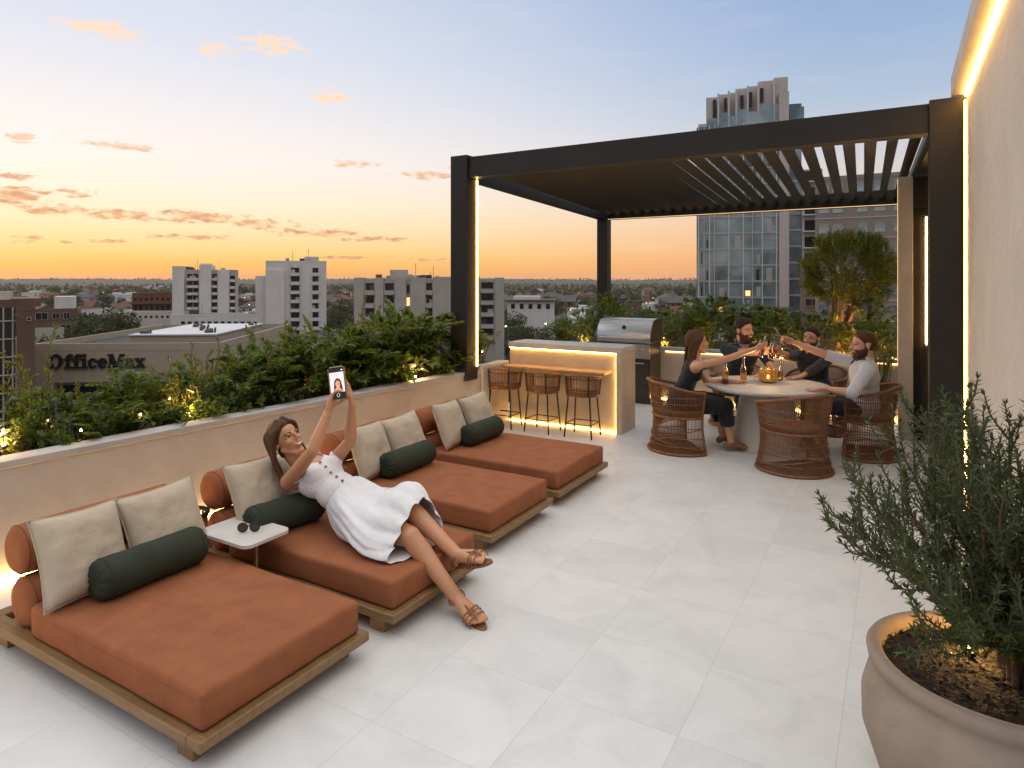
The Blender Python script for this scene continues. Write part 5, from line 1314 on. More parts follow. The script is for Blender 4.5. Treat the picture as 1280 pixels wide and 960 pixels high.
def shrub_proto(seed, n, h, spread, lL, lW, per, kind, rad=0.12):
    """stems with leaves; returns leaf items and stem builder"""
    rnd = random.Random(seed); it = []; mb = MB()
    for i in range(n):
        a = rnd.uniform(0, 2 * PI); b = V((math.cos(a), math.sin(a), 0)); base = b * rnd.uniform(0, rad); hh = h * rnd.uniform(0.55, 1.0); out = spread * rnd.uniform(0.15, 1.0)
        pts = catmull([base, base + b * out * 0.25 + V((0, 0, hh * 0.45)), base + b * out * 0.62 + V((0, 0, hh * 0.82)) + rv(rnd, 0.03), base + b * out + V((0, 0, hh * rnd.uniform(0.8, 1.0)))], 6)
        N = len(pts); mb.tube(pts, [0.006 * (1 - 0.75 * q / N) for q in range(N)], 5)
        for k in range(per):
            t = 0.22 + 0.78 * k / (per - 1); x = t * (N - 1); q = min(int(x), N - 2); p = pts[q].lerp(pts[q + 1], x - q); tg = (pts[q + 1] - pts[q]).normalized()
            ph = k * 2.4 + a
            sx, sy, _ = frame_of(tg); o = sx * math.cos(ph) + sy * math.sin(ph)
            if kind == 'broad':
                d = o * 0.8 + tg * 0.5 + V((0, 0, rnd.uniform(-0.15, 0.35))); s = rnd.uniform(0.65, 1.15) * (1 - 0.35 * t); it.append((p, d, V((0, 0, 1)) + o * 0.2 + rv(rnd, 0.35), lL * s, lW * s))
            elif kind == 'fern':
                side = tg.cross(V((0, 0, 1))); side = side.normalized() if side.length > 0.1 else sx
                for sg in (-1, 1):
                    d = side * sg + tg * 0.55 + V((0, 0, rnd.uniform(-0.1, 0.15))); s = math.sin(PI * min(1, 0.18 + 0.82 * (1 - t) ** 0.8)) * rnd.uniform(0.8, 1.1) + 0.15
                    it.append((p, d, V((0, 0, 1)) + tg * -0.2 + rv(rnd, 0.2), lL * s, lW * max(s, 0.5)))
            else:
                d = o * 0.7 + tg * 0.9; s = rnd.uniform(0.7, 1.1) * (1.05 - 0.5 * t); it.append((p, d, tg + rv(rnd, 0.3), lL * s, lW * s))
        for k in range(4 if kind != 'fern' else 1):
            d = (pts[-1] - pts[-3]).normalized() + rv(rnd, 0.6); it.append((pts[-1], d, rv(rnd) + V((0, 0, 1)), lL * 0.7, lW * 0.7))
    return it, mb
def make_shrub(kind, seed, label, group, **kw):
    cfg = dict(broad=dict(n=19, h=0.66, spread=0.36, lL=0.155, lW=0.062, per=14), fern=dict(n=26, h=0.62, spread=0.42, lL=0.10, lW=0.034, per=18),
               feather=dict(n=16, h=0.85, spread=0.32, lL=0.085, lW=0.017, per=40))[kind]; cfg.update(kw)
    it, st_ = shrub_proto(seed, kind=kind, **cfg)
    t = thing('shrub', label, 'shrub', (0, 0, 0), 0, group)
    mt = dict(broad='leaf_a', fern='leaf_b', feather='leaf_c')[kind]
    link('foliage', leaves('foliage', it), M[mt], t); st_.obj('stems', M['stem'], t); return t
GRP = 'shrubs in the long planter'
PR = [make_shrub('broad', 1, '', GRP), make_shrub('fern', 2, '', GRP), make_shrub('feather', 3, '', GRP), make_shrub('broad', 4, '', GRP, n=22, h=0.48, spread=0.38, lL=0.185, lW=0.088, per=10), make_shrub('fern', 6, '', GRP, n=18, h=0.75), make_shrub('feather', 8, '', GRP, n=5, h=1.0, spread=0.16, per=34, lL=0.085, lW=0.02)]
KN = ['broad leaved shrub', 'ferny shrub', 'tall feathery shrub with yellowish tips', 'large leaved shrub', 'tall ferny shrub', 'sparse upright plant with thin yellowish stems']
rnd = random.Random(11)
pang = -math.atan2(0.28, 5.32); pm = Matrix.Translation((-5.1, 2.0, 0)) @ Matrix.Rotation(pang, 4, 'Z')
spots = []
for row, (xo, step, seq) in enumerate(((-0.36, 0.30, (3, 0, 3, 1, 0, 3)), (-0.56, 0.36, (0, 1, 2, 0, 4, 1, 0)), (-0.82, 0.40, (2, 4, 1, 2, 0, 4)))):
    y = -2.0 + row * 0.2; k = 0
    while y < 5.0:
        kd = seq[k % len(seq)]; far = min(1, max(0, (y - 0.4) / 4.2))
        spots.append((pm @ V((xo + rnd.uniform(-.07, .07), y + rnd.uniform(-.08, .08), 0.67)), kd, rnd.uniform(0, 6.28), rnd.uniform(0.78, 1.02) * (0.80 + 0.75 * far) * (0.74, 0.92, 0.88)[row])); y += step; k += 1
for u_, D_, kd_, sc_ in ((42, 4.95, 5, 1.05), (20, 5.1, 5, 0.85), (196, 5.7, 5, 0.6), (250, 6.0, 5, 0.8), (292, 6.25, 5, 0.95), (336, 6.5, 5, 1.0), (372, 6.9, 5, 0.85)):
    q_ = at(u_, 350, D_); spots.append((V((q_.x, q_.y, 0.67)), kd_, u_ * 0.7, sc_))
spots.append((V((-5.05, 7.62, 0.74)), 2, 1.0, 0.75)); spots.append((V((-5.45, 8.05, 0.74)), 1, 2.0, 0.9)); spots.append((V((-5.35, 7.4, 0.74)), 4, 0.4, 0.9))
ORD = 'first second third fourth fifth sixth seventh eighth ninth tenth eleventh twelfth thirteenth fourteenth fifteenth sixteenth seventeenth eighteenth nineteenth twentieth twenty-first twenty-second twenty-third twenty-fourth twenty-fifth twenty-sixth twenty-seventh twenty-eighth'.split()
def px_u(p): D = p.dot(DV); return 640 + F * p.dot(RV) / D if D > 0.1 else -9999
def place_shrubs(spots, protos, names, where, hidden=lambda p: False):
    seen = set(); cnt = {}
    spots = [s for s in spots if px_u(s[0]) > -160]
    for p, kd, rz, sc in sorted(spots, key=lambda s: px_u(s[0])):
        cnt[kd] = cnt.get(kd, 0) + 1; lab = '%s %s from the left %s' % (ORD[cnt[kd] - 1], names[kd], where)
        if kd not in seen:
            o = protos[kd]; o.location = p; o.rotation_euler = (0, 0, rz); o.scale = (sc,) * 3; o['label'] = lab; seen.add(kd)
        else: dup(protos[kd], p, rz, lab, sc)
place_shrubs(spots, PR, KN, 'in the long planter')
GRB = 'shrubs in the back planter'
PB = [make_shrub('fern', 21, '', GRB, n=30, h=0.75, spread=0.5, lL=0.12, lW=0.042, per=17), make_shrub('broad', 22, '', GRB, n=24, h=0.75, spread=0.45, lL=0.13, lW=0.05, per=14), make_shrub('fern', 23, '', GRB, n=24, h=0.95, spread=0.45, lL=0.10, lW=0.036, per=20)]
spots = []
for row, (yy, step) in enumerate(((11.35, 0.55), (12.2, 0.62), (13.2, 0.8))):
    x = -5.6 + row * 0.2; k = row
    while x < 0.35:
        if not (row == 2 and abs(x + 0.89) < 0.45): spots.append((V((x + rnd.uniform(-.1, .1), yy + rnd.uniform(-.15, .15), 0.72)), (0, 1, 2)[k % 3], rnd.uniform(0, 6.28), rnd.uniform(0.72, 0.98) + 0.13 * row))
        x += step; k += 1
place_shrubs(spots, PB, ['bright ferny shrub', 'leafy dark shrub', 'tall arching fern shrub'], 'in the back planter')

# clipped ball tree in the back planter
def topiary():
    b = at(1051, 438, 11.75); b.z = 0.74
    t = thing('topiary_tree', 'multi stemmed tree with a clipped round crown behind the table', 'tree', b)
    cc = V((at(1060, 345, 11.75).x - b.x, at(1060, 345, 11.75).y - b.y, 1.36)); rnd = random.Random(5); mb = MB(); it = []; Rr = 0.77
    tips = []
    for i in range(9):
        a = i * 2.4; r0 = V((math.cos(a), math.sin(a), 0)); e = cc + V((math.cos(a) * 0.42, math.sin(a) * 0.42, rnd.uniform(-.25, .2))) * (0.4 + 0.6 * (i % 3) / 2)
        pts = catmull([r0 * 0.05, r0 * 0.12 + V((0, 0, 0.4)), e.lerp(V((0, 0, 0.5)), 0.4) + r0 * 0.03, e], 6); N = len(pts)
        mb.tube(pts, [0.034 * (1 - 0.75 * q / N) for q in range(N)], 7)
        for j in range(9):
            q = pts[min(N - 1, 10 + j)]; d = rv(rnd).normalized() + V((0, 0, .4)); e2 = q + d.normalized() * rnd.uniform(.2, .45); mb.tube([q, q.lerp(e2, .5) + rv(rnd, .02), e2], [0.009, 0.006, 0.003], 5)
    for i in range(3000):
        d = rv(rnd).normalized(); rr = Rr * (rnd.random() ** 0.22) * (1 + 0.10 * noise.noise(d * 3.5) + 0.05 * noise.noise(d * 9))
        c = cc + V((d.x * rr, d.y * rr, d.z * rr * (0.94 if d.z > 0 else 0.72)))
        if d.z < -0.30 and rnd.random() < 0.55: continue
        if noise.noise(c * 2.6) < -0.22: continue
        td = (d * 0.8 + V((0, 0, 0.55)) + rv(rnd, 0.45)).normalized(); x, y, _ = frame_of(td)
        for k in range(7):
            ph = k * 2.4; o = x * math.cos(ph) + y * math.sin(ph); it.append((c + td * 0.016 * k, td * 0.8 + o * 0.6, td + rv(rnd, .3), rnd.uniform(0.07, 0.115), 0.017))
    mb.obj('trunk', M['barkred'], t); link('crown', leaves('crown', it, True), M['leaf_t'], t)
topiary()

# ------------------------------------------------------------------ big clay pot with a needle-leaved shrub, right foreground
PC = V((0.285, 2.90, 0))
pot = thing('plant_pot', 'large weathered clay pot in the right foreground', 'pot', PC); pot.scale = (1.07, 1.07, 1.03)
mb = MB(); mb.lathe([(0, 0.002), (0.235, 0.002), (0.25, 0.02), (0.33, 0.16), (0.378, 0.32), (0.382, 0.42), (0.362, 0.50), (0.342, 0.535), (0.345, 0.548), (0.362, 0.56), (0.366, 0.585), (0.356, 0.60), (0.335, 0.603), (0.318, 0.592), (0.312, 0.55), (0.312, 0.50)], 72, cap=False)
for v in mb.bm.verts: v.co += V((noise.noise(v.co * 5), noise.noise(v.co * 5 + V((4, 0, 0))), 0)) * 0.004
mb.obj('vessel', M['clay'], pot, angle=60)
mb = MB(); P = [[(r * math.cos(2 * PI * k / 40), r * math.sin(2 * PI * k / 40), 0.552 + 0.016 * noise.noise(V((r * 20 * math.cos(k), r * 20 * math.sin(k), 0)))) for k in range(40)] for r in (0.001, 0.06, 0.12, 0.18, 0.24, 0.29, 0.318)]
mb.grid(P, close_v=True).obj('soil', M['soil'], pot)
rnd = random.Random(77); it = []
for k_ in range(520):
    a_ = rnd.uniform(0, 6.28); r_ = 0.31 * rnd.random() ** 0.5; it.append(((r_ * math.cos(a_), r_ * math.sin(a_), 0.566), (rnd.uniform(-1, 1), rnd.uniform(-1, 1), rnd.uniform(-.2, .4)), (rnd.uniform(-.6, .6), rnd.uniform(-.6, .6), 1), rnd.uniform(.015, .04), rnd.uniform(.008, .018)))
mu = link('mulch', leaves('mulch', it), M['soil'], pot); tag(mu, kind='stuff')
def pot_plant():
    t = thing('potted_shrub', 'dense shrub of needle leaved branches growing in the clay pot', 'shrub', PC + V((0.10, 0.02, 0.55)))
    rnd = random.Random(9); mb = MB(); tw = MB(); it = []
    def needles(pts, step, L, W, t0=0.0):
        acc = 0; k = rnd.random() * 9; N = len(pts); tot = sum((pts[i + 1] - pts[i]).length for i in range(N - 1)); s = 0
        for i in range(N - 1):
            a, b = pts[i], pts[i + 1]; l = (b - a).length; tg = (b - a).normalized(); x, y, _ = frame_of(tg)
            while acc < l:
                if (s + acc) / tot > t0:
                    ph = k * 2.4; o = x * math.cos(ph) + y * math.sin(ph); ll = L * rnd.uniform(0.7, 1.15)
                    it.append((a + tg * acc, o * 0.85 + tg * rnd.uniform(0.35, 0.9), tg + rv(rnd, .25), ll, W * rnd.uniform(.8, 1.15)))
                acc += step; k += 1
            acc -= l; s += l
        for q in range(4): it.append((pts[-1], (pts[-1] - pts[-2]).normalized() + rv(rnd, 0.45), rv(rnd) + V((0, 0, .5)), L * 0.8, W))
    NS = 58
    for i in range(NS):
        a = i * 2.39996 + rnd.uniform(-.2, .2); tilt = R(4 + 50 * ((i + 0.5) / NS) ** 0.75 + rnd.uniform(-5, 5)); Ls = rnd.uniform(0.78, 1.10) * (1 - 0.22 * (i / NS))
        o = V((math.cos(a), math.sin(a), 0)); d = V((0, 0, math.cos(tilt))) + o * math.sin(tilt); base = o * rnd.uniform(0.01, 0.06)
        pts = catmull([base, base + V((0, 0, .14)) + o * 0.03 + rv(rnd, .01), base + d * Ls * 0.5 + V((0, 0, 0.07)) + rv(rnd, .03), base + d * Ls * 0.82 + rv(rnd, .035), base + d * Ls + V((0, 0, -0.0)) + rv(rnd, .03)], 7)
        N = len(pts); mb.tube(pts, [0.0115 * (1 - 0.85 * q / N) for q in range(N)], 6)
        needles(pts, 0.0062, 0.041, 0.0088, 0.24)
        for j in range(13):
            q = int(N * (0.26 + 0.70 * j / 13)); p = pts[q]; tg = (pts[min(q + 1, N - 1)] - pts[q - 1]).normalized(); x, y, _ = frame_of(tg); ph = j * 2.4 + i
            dd = (tg * 0.85 + (x * math.cos(ph) + y * math.sin(ph)) * 0.75 + V((0, 0, .25))).normalized(); l = rnd.uniform(.12, .26) * (1.15 - 0.55 * j / 13)
            e = catmull([p, p + dd * l * .55, p + (dd + V((0, 0, .35))).normalized() * l], 4); tw.tube(e, [0.0035] * 4 + [0.003] * (len(e) - 5) + [0.0015], 4); needles(e, 0.0068, 0.037, 0.0084, 0.06)
    mb.obj('stems', M['bark'], t); tw.obj('twigs', M['stem'], t); link('foliage', leaves('foliage', it, True), M['leaf_n'], t)
pot_plant()
def uplight(label, loc, power, group, r=0.013, name='garden_light'):
    t = thing(name, label, 'garden light', loc, 0, group)
    MB().lathe([(0, 0), (0.02, 0), (0.022, 0.02), (0.016, 0.024), (0, 0.024)], 16, cap=False).obj('housing', M['black'], t)
    MB().ball((0, 0, 0.034), r, u=12, v=8).obj('bulb', M['bulb'], t)
    l = bpy.data.lights.new('garden_lamp', 'POINT'); l.energy = power; l.color = (1, 0.55, 0.18); l.shadow_soft_size = 0.03
    lo = put('garden_lamp', l); lo.location = V(loc) + V((0, 0, 0.075)); return t
pl_ = gp(1197, 822, 0.57); uplight('small bright uplight in the soil of the clay pot', (pl_.x + 0.04, pl_.y + 0.03, 0.575), 4.5, 'garden lights among the plants', 0.008)
for (u, v), lab, pw_ in (((9, 563), 'glowing garden light at the far left edge of the long planter', 7.0), ((240, 522), 'glowing garden light in the long planter above the empty foreground daybed', 7.0), ((391, 492), 'glowing garden light in the long planter just left of the phone', 6.0), ((524, 475), 'glowing garden light in the long planter near the pergola post', 6.0)):
    q = gp(u, v, 0.80); uplight(lab, (q.x - 0.06, q.y, 0.802), pw_, 'garden lights among the plants')
for k_ in range(8): uplight('%s of the small uplights from the left among the back planter shrubs' % ORD[k_], (-5.0 + 0.74 * k_, 11.05 + 0.09 * (k_ % 3), 0.74), 12.0, 'uplights in the back planter', 0.010)
uplight('hidden uplight at the foot of the ball tree trunk', (-0.72, 12.70, 0.74), 45.0, 'garden lights among the plants')
FL2 = sorted(((30, 548, .86), (70, 528, .9), (258, 505, .92), (222, 500, .95), (405, 480, .86), (537, 462, .88), (512, 455, .95), (612, 440, 1.0), (375, 470, .95), (640, 408, 1.2), (690, 405, 1.1),
              (14, 540, .95), (112, 540, .88), (186, 520, .90), (330, 490, .90), (484, 466, .90)))
for k, (u, v, z) in enumerate(FL2):
    q = gp(u, v, z) if v - 350 > 62 else at(u, v, 10.8)
    t = thing('fairy_light', '%s tiny fairy light from the left among the planter leaves' % ORD[k], 'fairy light', q + V((-0.12, 0, 0)), 0, 'fairy lights among the planter leaves')
    MB().ball((0, 0, 0), 0.0075, u=10, v=8).obj('bulb', M['bulb'], t)
    MB().tube([(0, 0, -0.008), (0.01, 0.0, -0.09), (-0.01, 0.01, -0.22)], 0.0025, 5).obj('wire', M['black'], t)

# planted pot and globe lamp by the pillar
q = gp(1104, 527, 0.0)
pp = thing('plant_pot', 'dark slender pot at the end of the back planter beside the pillar', 'pot', (q.x - 0.05, q.y - 0.06, 0))
MB().lathe([(0, 0.002), (0.12, 0.002), (0.165, 0.5), (0.165, 0.56), (0.15, 0.56), (0.145, 0.5), (0, 0.5)], 32, cap=False).obj('vessel', M['bronze'], pp, angle=50)
ps = make_shrub('feather', 31, 'grey green bushy plant in the dark pot beside the pillar', None, n=26, h=0.75, spread=0.3, per=34); ps.location = (q.x - 0.05, q.y - 0.06, 0.5)
gl = at(1117, 450, 9.35); lt = thing('globe_lamp', 'small glowing globe lamp on a slim stand beside the pillar', 'lamp', (gl.x, gl.y, 0))
MB().lathe([(0, 0.0), (0.06, 0.0), (0.06, 0.012), (0.008, 0.02), (0.008, gl.z - 0.035), (0, gl.z - 0.035)], 16, cap=False).obj('stand', M['black'], lt)
MB().ball((0, 0, gl.z), 0.042).obj('globe', M['led_soft'], lt)
# ------------------------------------------------------------------ the town below
def bld(label, u0, u1, vtop, D, depth, mat, rot=0, name='building', cat='building', group=None, zbase=GZ, par=0.5, roof='roofd'):
    """plain block facing the terrace; local x right, y away, z up from the ground"""
    kc = math.cos(R(rot)); w = (u1 - u0) / F * D * kc; p = at((u0 + u1) / 2, 350, D); h = EYE - (vtop - 350) * D / F - zbase
    t = thing(name, label, cat, (p.x, p.y, zbase), YAW + R(rot), group)
    MB().bx(-w / 2, w / 2, 0, depth, 0, h - par).obj('wall', M[mat], t, smooth=False)
    mb = MB(); k = 0.3
    mb.bx(-w / 2 - .03, w / 2 + .03, -.03, k, h - par + .002, h).bx(-w / 2 - .03, w / 2 + .03, depth - k, depth + .03, h - par + .002, h).bx(-w / 2 - .03, -w / 2 + k, k + .002, depth - k - .002, h - par + .002, h).bx(w / 2 - k, w / 2 + .03, k + .002, depth - k - .002, h - par + .002, h)
    mb.obj('parapet', M[mat], t, smooth=False)
    MB().bx(-w / 2 + k, w / 2 - k, k, depth - k, h - par + .01, h - par + .06).obj('roof', M[roof], t, smooth=False)
    t['w'] = w; t['h'] = h; t['D'] = D; t['k'] = kc; t['u'] = (u0 + u1) / 2; return t
_wm = {}
def window(t, x, z, w, h, y=0.0, side=0, mat='win', frame=True, sill=False, depth=10):
    """one window on the front (side 0) or on the right side (1) of a block"""
    key = (round(w, 2), round(h, 2), mat, frame)
    if key not in _wm:
        m1 = MB().bx(-w / 2, w / 2, -0.02, 0.02, -h / 2, h / 2).mesh('window', False); m1.materials.append(M[mat])
        m2 = None
        if frame:
            f = 0.07; q = MB().bx(-w / 2 - f, w / 2 + f, -0.09, 0.0, h / 2 + .001, h / 2 + f).bx(-w / 2 - f, w / 2 + f, -0.14, 0.0, -h / 2 - f, -h / 2 - .001).bx(-w / 2 - f, -w / 2 - .001, -0.09, 0, -h / 2, h / 2).bx(w / 2 + .001, w / 2 + f, -0.09, 0, -h / 2, h / 2)
            if w > 1.0: q.bx(-0.03, 0.03, -0.06, -0.021, -h / 2, h / 2)
            m2 = q.mesh('frame', False); m2.materials.append(M['conc2'])
        _wm[key] = (m1, m2)
    m1, m2 = _wm[key]; o = put('window', m1); adopt(o, t)
    if side == 0: o.location = (x, y - 0.021, z)
    elif side == 1: o.location = (t['w'] / 2 + 0.021, x, z); o.rotation_euler = (0, 0, R(90))
    else: o.location = (-t['w'] / 2 - 0.021, x, z); o.rotation_euler = (0, 0, R(-90))
    if m2: f = put('frame', m2); adopt(f, o)
    return o
def zv(t, v): return EYE - (v - 350) * t['D'] / F - GZ           # height above the ground of picture row v on the front of a block
def xu(t, u): return (u - t['u']) / F * t['D'] * t['k']
# --- the store with the big lettering
sb = bld('large taupe box shaped store with a pale roof and big black lettering', 48, 272, 429, 100, 44, 'taupe', 5, cat='store', par=1.1)
W_, H_ = sb['w'], sb['h']
MB().bx(-4.5, 9.4, 10, 37, H_ - 1.1 + .07, H_ + 0.30).obj('penthouse', M['taupe'], sb, smooth=False)
MB().bx(-4.7, 9.6, 9.8, 37.2, H_ + 0.302, H_ + 0.52).obj('penthouse_roof', M['roofw'], sb, smooth=False)
rnd = random.Random(2)
for k in range(9):
    x, y = -3 + 12 * ((k * 0.37) % 1), 12 + 23 * ((k * 0.61) % 1); MB().box((x, y, H_ + 0.75), (rnd.uniform(.6, 1.3), rnd.uniform(.5, .9), 0.45), rnd.uniform(0, 1), 0.04, 1).lathe([(0.16, 0), (0.16, 0.5), (0.22, 0.52), (0.22, 0.6), (0, 0.62)], 12, (x + 1.0, y, H_ + .525)).obj('roof_vent', M['slate'], sb, smooth=False)
MB().bx(-W_ / 2 + 3.5, W_ / 2 - 4, -0.06, 0.02, 0.3, 6.1).obj('shopfront', M['win'], sb, smooth=False)
MB().bx(-W_ / 2 + 3.2, W_ / 2 - 3.7, -0.5, 0.0, 6.15, 6.5).obj('canopy', M['slate'], sb, smooth=False)
def letters():
    """slab lettering built from strokes; unit = cap height"""
    mb = MB(); dz = [0]
    def stroke(pts, th):
        P = [V((x, y, 0)) for x, y in pts]; N = len(P); ths = th if hasattr(th, '__len__') else [th] * N; Lf, Rt = [], []
        for i, p in enumerate(P):
            d = (P[min(i + 1, N - 1)] - P[max(i - 1, 0)]); n = V((-d.y, d.x, 0)).normalized(); Lf.append(p + n * ths[i] / 2); Rt.append(p - n * ths[i] / 2)
        dz[0] += 0.0012; y0, y1 = -0.12 - dz[0], 0.0
        for i in range(N - 1):
            a, b, c, d = Lf[i], Lf[i + 1], Rt[i + 1], Rt[i]
            mb.hexa([(d.x, y0, d.y), (c.x, y0, c.y), (c.x, y1, c.y), (d.x, y1, d.y), (a.x, y0, a.y), (b.x, y0, b.y), (b.x, y1, b.y), (a.x, y1, a.y)])
    def bar(x0, x1, y0, y1): stroke([(x0, (y0 + y1) / 2), (x1, (y0 + y1) / 2)], y1 - y0)
    def ringl(cx, cy, rx, ry, tside, ttop, a0=0, a1=360, n=28):
        pts, th = [], []
        for i in range(n + 1):
            a = R(a0 + (a1 - a0) * i / n); k = abs(math.cos(a)); tt = ttop + (tside - ttop) * k ** 1.3; pts.append((cx + (rx - tt / 2) * math.cos(a), cy + (ry - tt / 2) * math.sin(a))); th.append(tt)
        stroke(pts, th)
    S_ = 0.115; st_ = 0.235
    x = 0.0
    ringl(0.50, 0.5, 0.50, 0.53, 0.27, 0.13); x = 1.06
    for _ in range(2):
        bar(x + 0.16, x + 0.16 + st_, 0.0, 0.80); bar(x + 0.02, x + 0.56, 0, S_); bar(x, x + 0.52, 0.58, 0.70)
        ringl(x + 0.44, 0.78, 0.28, 0.25, 0.23, 0.13, 180, 55, 10); mb.lathe([(0, -0.12), (0.095, -0.12), (0.095, 0.0)], 16, (x + 0.55, 0, 0.86), axis=(0, 1, 0)); x += 0.57
    bar(x + 0.13, x + 0.13 + st_, 0, 0.70); bar(x + 0.02, x + 0.47, 0, S_); bar(x + 0.02, x + 0.2, 0.58, 0.70); mb.lathe([(0, -0.12), (0.14, -0.12), (0.14, 0)], 20, (x + 0.245, 0, 0.90), axis=(0, 1, 0)); x += 0.50
    ringl(x + 0.33, 0.35, 0.33, 0.37, 0.24, 0.12, 42, 318); mb.lathe([(0, -0.12), (0.10, -0.12), (0.10, 0)], 16, (x + 0.53, 0, 0.52), axis=(0, 1, 0)); x += 0.66
    ringl(x + 0.33, 0.35, 0.33, 0.37, 0.24, 0.12, -4, 318); bar(x + 0.15, x + 0.62, 0.31, 0.42); x += 0.70
    bar(x, x + 0.34, 0, S_); bar(x + 0.12, x + 0.12 + 0.11, S_, 1.0 - S_); bar(x, x + 0.32, 1 - S_, 1.0); stroke([(x + 0.22, 0.99), (x + 0.57, 0.02)], 0.24); stroke([(x + 0.60, 0.02), (x + 0.90, 0.99)], 0.12)
    bar(x + 0.80, x + 0.80 + 0.25, S_, 1 - S_); bar(x + 0.70, x + 1.16, 0, S_); bar(x + 0.84, x + 1.16, 1 - S_, 1.0); x += 1.19
    ringl(x + 0.27, 0.20, 0.26, 0.22, 0.21, 0.10, 0, 360, 18); bar(x + 0.36, x + 0.36 + 0.22, 0.08, 0.48); ringl(x + 0.30, 0.46, 0.28, 0.25, 0.22, 0.12, 10, 150, 12); bar(x + 0.42, x + 0.66, 0, S_); mb.lathe([(0, -0.12), (0.09, -0.12), (0.09, 0)], 16, (x + 0.13, 0, 0.54), axis=(0, 1, 0)); x += 0.68
    stroke([(x + 0.12, 0.66), (x + 0.58, 0.05)], 0.22); stroke([(x + 0.56, 0.66), (x + 0.14, 0.05)], 0.10); bar(x, x + 0.30, 0.60, 0.70); bar(x + 0.42, x + 0.70, 0.60, 0.70); bar(x, x + 0.28, 0, 0.10); bar(x + 0.40, x + 0.72, 0, 0.10); x += 0.72
    return mb, x
lm, lw = letters(); wt_ = (181 - 66) / F * 100; k = wt_ / lw
for v in lm.bm.verts: v.co = V((xu(sb, 66) + v.co.x * k, v.co.y * 2.0 - 0.03, zv(sb, 459.5) + v.co.z * 2.12))
lo = lm.obj('lettering', M['sign'], sb, smooth=False)
# --- glass block and brick house at the far left
g1 = bld('dark glazed office block at the far left edge', -60, 21, 375, 82, 18, 'brickr', 40, roof='roofw')
MB().bx(-g1['w'] / 2 + .3, g1['w'] / 2 - .3, -0.06, 0, 0.5, g1['h'] - 1.0).obj('glazing', M['win'], g1, smooth=False)
mb = MB()
for k in range(7): x = -g1['w'] / 2 + .3 + (g1['w'] - .6) * k / 6; mb.bx(x - .08, x + .08, -0.2, -0.061, 0.5, g1['h'] - 1)
for k in range(8): z = 0.6 + 2.3 * k; mb.bx(-g1['w'] / 2, g1['w'] / 2, -0.3, -0.202, z, z + .16)
mb.obj('mullions', M['conc2'], g1, smooth=False)
b1 = bld('narrow brown brick stair tower beside the glazed office block', 21, 44, 384, 84, 8, 'brickr', 37); window(b1, 0.3, zv(b1, 399), .35, .35)
MB().bx(-1.6, 1.6, 1, 8, b1['h'], b1['h'] + 1.1).obj('roof_room', M['brickr'], b1, smooth=False)
b2 = bld('brown brick house with a pale roof room left of the store', 44, 97, 386, 152, 14, 'brickr', 31)
window(b2, xu(b2, 53), zv(b2, 395), 2.2, 1.6); window(b2, xu(b2, 70), zv(b2, 395), 1.2, 1.2); window(b2, xu(b2, 83), zv(b2, 395), 1.1, 1.5); window(b2, xu(b2, 82), zv(b2, 412), 1.8, 2.2)
MB().bx(xu(b2, 67), xu(b2, 92), 2, 9, b2['h'], b2['h'] + 2.8).obj('roof_room', M['conc'], b2, smooth=False)
MB().bx(xu(b2, 45), xu(b2, 80), -0.15, -0.0, 0.2, zv(b2, 409)).obj('pale_base', M['conc2'], b2, smooth=False)
# --- the pale concrete slab towers
def fins(t, parts, mat, windows):
    """parts: (u0, u1, v top, forward, depth) slabs; windows: (u0, u1, v first, v last, count) dark balcony stacks"""
    for u0, u1, vt, fw, dp in parts: MB().bx(xu(t, u0), xu(t, u1), -fw, dp, 0, zv(t, vt)).obj('wall_slab', M[mat], t, smooth=False)
    for u0, u1, va, vb, n, bal in windows:
        w = xu(t, u1) - xu(t, u0); x = xu(t, (u0 + u1) / 2); pitch = (zv(t, va) - zv(t, vb)) / n
        for k in range(n):
            z = zv(t, vb) + pitch * (k + .5); o = window(t, x, z, w, pitch * (0.90 if bal else 0.66), frame=not bal, mat='winlit' if (k * 7 + int(u0)) % 23 == 0 and not bal else 'win')
            hv = (k * 37 + int(u0) * 13) % 10
            if hv < 4: MB().bx(-w * .46 if hv % 2 else w * .04, -w * .04 if hv % 2 else w * .46, -0.05, -0.021, -pitch * .3, pitch * (.18 + .05 * hv)).obj('curtain', M['pinkb' if hv < 2 else 'slate'], o, smooth=False)
            if bal:
                MB().bx(-w / 2 - .1, w / 2 + .1, -0.9, 0.0, -pitch * .46, -pitch * .41).bx(-w / 2 - .1, w / 2 + .1, -0.9, -0.86, -pitch * .14, -pitch * .10).bx(-w / 2 - .1, w / 2 + .1, -0.88, -0.87, -pitch * .41, -pitch * .14).obj('balcony', M[mat], o, smooth=False)
t1 = bld('left pale concrete slab tower with deep dark balcony recesses', 219, 294, 337, 205, 16, 'conc2', 20, cat='tower block')
fins(t1, [(218, 232, 333, 1.4, 14), (250, 264, 331, 1.8, 15), (272, 286, 338, 1.2, 13), (250, 262, 329, -3, 10)], 'conc', [(235, 241, 342, 396, 6, True), (242, 248, 342, 396, 6, True), (265, 271, 342, 396, 6, True), (287, 293, 344, 396, 6, True)])
pd_ = bld('long low white annex at the foot of the left slab tower', 212, 340, 393, 188, 10, 'conc', -2)
for k in range(13): window(pd_, xu(pd_, 228 + 8.4 * k), zv(pd_, 404), 1.1, 1.0, frame=False)
t2 = bld('tallest pale concrete tower block with two balcony stacks, centre left', 333, 408, 326, 172, 15, 'conc', 16, cat='tower block')
